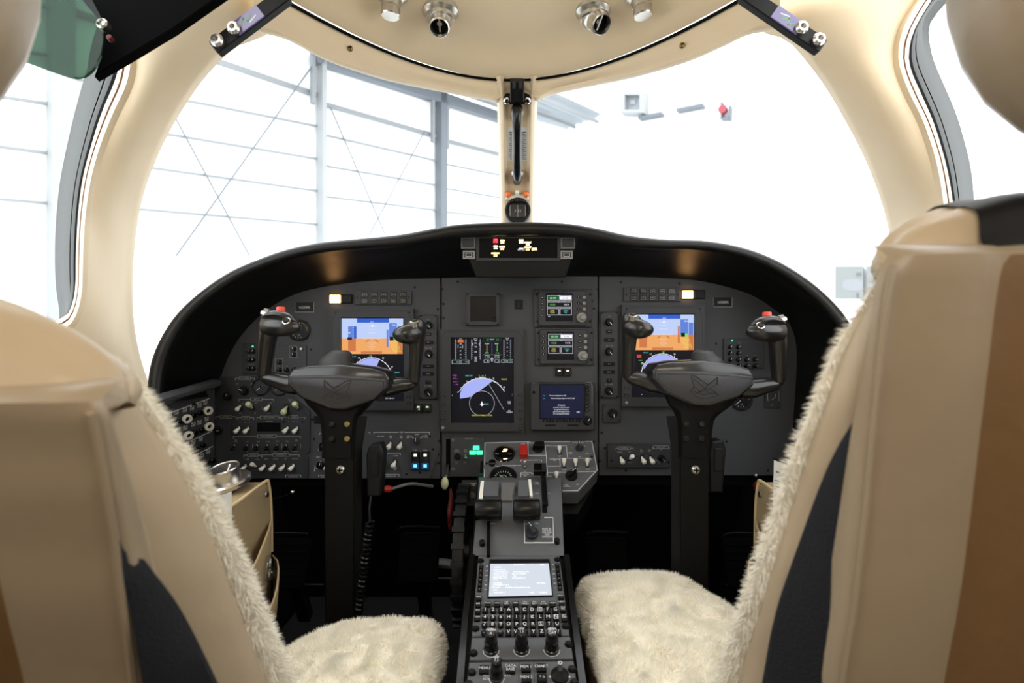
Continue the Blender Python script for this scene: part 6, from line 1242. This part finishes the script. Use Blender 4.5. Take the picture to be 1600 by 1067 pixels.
def make_seat(s, name_label, Fp, Rp, wid, dome, strap, cushion, head, seed):
    global rows_sign
    root = empty('cockpit_seat', Matrix.Translation(V(s*.42, .55, 0)), name_label, 'seat', 'cockpit seats')
    Fc, Rc, shell, gus, cov = backrest(root, s, Fp, Rp, wid)
    m = MB(); m.grid(shell, lambda j: 'leather_brown_dim' if j < 5 else 'leather')
    # top of the shell: roll forward to the cover
    a = shell[-1]; m.grid([[p+V(0, .016*(1-math.cos(k*math.pi/8))+.012*k/4, .010*math.sin(k*math.pi/8) if k < 5 else 0) for p in a[:10]] for k in range(5)], 'leather')
    m.build('leather_back_shell', root, ang=70)
    m = MB(); m.grid(gus, 'leather_side'); m.build('side_gusset', root, ang=70)
    m = MB()
    for f_ in (.86, .90):
        ln = [Vector(r[7]).lerp(Vector(r[0]), 1-f_)+V(0, -.0065, 0) for r in shell]
        for i in range(0, len(ln)-1):
            for q in (.1, .6): p0 = ln[i].lerp(ln[i+1], q); p1 = ln[i].lerp(ln[i+1], q+.3); m.bar(p0, p1, .0012, .0008, 'stitch', up=(0, -1, 0))
    m.build('stitching', root)
    m = MB(); m.sweep([Vector(r[8])+V(0, -.001, 0) for r in shell[::2]], .0022, 'leather', 6); m.build('piping', root)
    # sheepskin cover: dome over the top
    x0, zt, R_, Yf, Yr = dome; zc = Rc[-1].z-.004; Yc = (Yf+Yr)/2; b_ = (Yf-Yr)/2; c_ = zt-zc; rows = []
    for iu in range(34):
        u = (R_*(1-math.cos(iu/16*math.pi/2)) if iu <= 16 else R_+(wid-R_)*(iu-16)/17); e = math.sqrt(max(0, 1-(1-min(u/R_, 1))**2))
        row = []
        for it in range(25):
            th = -.25+it/24*(math.pi+.5); n_ = noise.noise(V(u*14, th*1.5, seed))*.006+noise.noise(V(u*40, th*3, seed))*.002
            row.append(V(s*(x0+u), Yc+(b_*(.25+.75*e)+n_)*math.cos(th)*min(1, e*3), zc+(c_*e+n_)*math.sin(th)))
        rows.append(row)
    mt_ = MB(); mt_.grid(rows, 'leather_side'); mt_.build('leather_top_cover', root, ang=80)
    if s > 0:
        mt_ = MB(); mt_.grid([[p+V(.010*math.sin(it/24*math.pi), (p.y-Yc)*.12+(.002 if p.y > Yc else -.002), (p.z-zc)*.07+.002) for it, p in enumerate(r)] for iu, r in enumerate(rows) if iu >= 10], 'black'); mt_.build('black_top_panel', root, ang=80)
    full = cov
    # resample rows for smoothness
    m = MB(); m.grid(full, 'wool'); rows_sign = -1 if s > 0 else 1
    nn = (Vector(full[5][5])-Vector(full[5][4])).cross(Vector(full[6][4])-Vector(full[5][4])); 
    # make normals point away from the seat centre
    ctr = V(s*(abs(Fc[10].x)+wid*.5), Rc[10].y, Fc[10].z); dirn = Vector(full[10][3])-ctr; e1 = Vector(full[10][4])-Vector(full[10][3]); e2 = Vector(full[11][3])-Vector(full[10][3])
    rows_sign = 1 if e1.cross(e2).dot(dirn) > 0 else -1
    fur(m, full, 46000, .0072, 'wool_tip', seed, (0, 0, -.4), .0013, clump=.4); m.build('sheepskin_cover', root, ang=70)
    # belt strap in the gap
    pts = [P(*p) for p in strap]; m = MB(); rows = []
    for (a_, b_) in zip(pts[0::2], pts[1::2]): rows.append([a_, a_.lerp(b_, .5)+V(0, -.003, 0), b_, b_+V(0, .004, 0), a_+V(0, .004, 0)])
    rr2 = [resample([tuple(r[k]) for r in rows], 16) for k in range(5)]; m.grid([[rr2[k][i] for k in range(5)] for i in range(16)], 'belt', cu=True); m.build('shoulder_belt', root)
    # cushion
    cpx, Yf = cushion
    outline = [tuple(v[:2]) for v in cpx]; cx_ = sum(p[0] for p in outline)/len(outline); cy_ = sum(p[1] for p in outline)/len(outline); ztop = cushion[1]
    ol = [Vector((p[0], p[1])) for p in resample([(*p, 0) for p in outline+[outline[0]]], 60)[:-1]]; c = Vector((cx_, cy_)); rows = []
    for k, (sc_, z_) in enumerate(((.0, .0), (.25, .0), (.5, -.001), (.7, -.003), (.84, -.008), (.93, -.018), (.98, -.032), (1.0, -.05), (1.0, -.075), (.985, -.095))):
        rows.append([V(*(c+(p-c)*sc_), ztop+z_+(.007*noise.noise(V(p.x*14*sc_, p.y*14*sc_, seed)) + .006*noise.noise(V(p.x*30*sc_, p.y*30*sc_, seed+3)))*(1 if sc_ < .95 else .3)+.018*(1-sc_**2)*0) for p in ol+[ol[0]]])
    m = MB(); m.grid(rows[:8], 'wool'); e1 = rows[2][1]-rows[2][0]; e2 = rows[3][0]-rows[2][0]; rows_sign = 1 if e1.cross(e2).z > 0 else -1
    fur(m, rows[:8], 60000, .0075, 'wool_tip', seed+1, (.15, -.2, .1), .0013, clump=.8); m.build('sheepskin_seat_cover', root, ang=80)
    m = MB(); rows = [[V(*(c+(p-c)*sc_), ztop+z_) for p in ol+[ol[0]]] for sc_, z_ in ((.99, -.045), (.985, -.10), (.96, -.13), (.9, -.14))]; m.grid(rows, 'leather_side'); m.build('seat_cushion', root, ang=60)
    m = MB(); m.box((c.x, c.y, ztop-.24), (.22, .28, .2), 'black', bev=.01); m.box((c.x, c.y, .04), (.26, .34, .08), 'black', bev=.01); m.build('seat_base', root)
    # headrest
    hx, hy, hz, hr = head; m = MB(); rows = []
    for k in range(15):
        th = math.pi*k/14; rows.append([])
        for j in range(29):
            a = 2*math.pi*j/28; sgn = lambda v: (1 if v >= 0 else -1)*abs(v)**.75
            rows[-1].append(V(hx+hr[0]*sgn(math.sin(th))*sgn(math.cos(a)), hy+hr[1]*sgn(math.sin(th))*sgn(math.sin(a)), hz-hr[2]*sgn(math.cos(th))))
    m.grid(rows, 'leather'); rows_sign = 1; hd = m.build('headrest', root, ang=80)
    m = MB(); m.sweep([r[20]*1.0 for r in rows[1:14]], .0022, 'leather_side', 6); m.build('headrest_piping', hd)
    m = MB()
    for dx in (-.05, .05): m.sweep([V(hx+dx, hy+.02, Rc[-1].z-.05), V(hx+dx, hy+.01, hz)], .006, 'satin', 10)
    m.build('headrest_post', root)
    return root
make_seat(-1, 'cream leather left pilot seat with sheepskin cover, in the left foreground',
    [(474, 1100, .575), (458, 1065, .56), (421, 975, .51), (390, 900, .475), (356, 825, .44), (317, 748, .415), (278, 690, .40), (230, 624, .38), (192, 582, .365), (172, 564, .355)],
    [(225, 1180, .36), (214, 1060, .335), (200, 945, .31), (188, 850, .297), (176, 772, .285), (164, 700, .277), (153, 650, .27), (140, 628, .268)],
    .40, (.216, .828, .125, .350, .262),
    [(178, 822, .30), (172, 815, .292), (191, 843, .305), (180, 855, .296), (231, 895, .32), (192, 905, .304), (278, 959, .34), (204, 960, .314), (333, 1067, .36), (222, 1067, .33), (350, 1110, .37), (230, 1110, .34)],
    ([(-.102, .80), (-.108, .86), (-.135, .875), (-.20, .875), (-.255, .868), (-.29, .845), (-.33, .79), (-.37, .70), (-.40, .58), (-.40, .48), (-.11, .48), (-.10, .62)], .372), (-.445, .33, 1.055, (.150, .05, .14)), 11)
make_seat(1, 'cream leather right copilot seat with sheepskin cover, in the right foreground',
    [(1105, 1110, .58), (1120, 1065, .557), (1155, 960, .498), (1182, 880, .468), (1210, 800, .446), (1237, 720, .42), (1270, 640, .40), (1302, 562, .39), (1340, 500, .38), (1372, 452, .372), (1396, 410, .36)],
    [(1300, 1180, .37), (1310, 1067, .36), (1328, 950, .352), (1342, 830, .346), (1354, 700, .34), (1366, 580, .335), (1376, 480, .332), (1386, 418, .33), (1400, 398, .33)],
    .40, (.252, .897, .085, .408, .338),
    [(1362, 625, .352), (1366, 618, .344), (1304, 719, .368), (1352, 727, .35), (1256, 843, .385), (1334, 872, .358), (1216, 960, .40), (1324, 965, .362), (1195, 1067, .415), (1311, 1067, .368), (1188, 1110, .42), (1306, 1110, .37)],
    ([(.112, .92), (.118, .975), (.145, .995), (.22, 1.0), (.275, .995), (.315, .95), (.345, .88), (.37, .78), (.39, .62), (.39, .50), (.12, .50), (.115, .7)], .395), (.425, .33, 1.055, (.155, .05, .145)), 23)
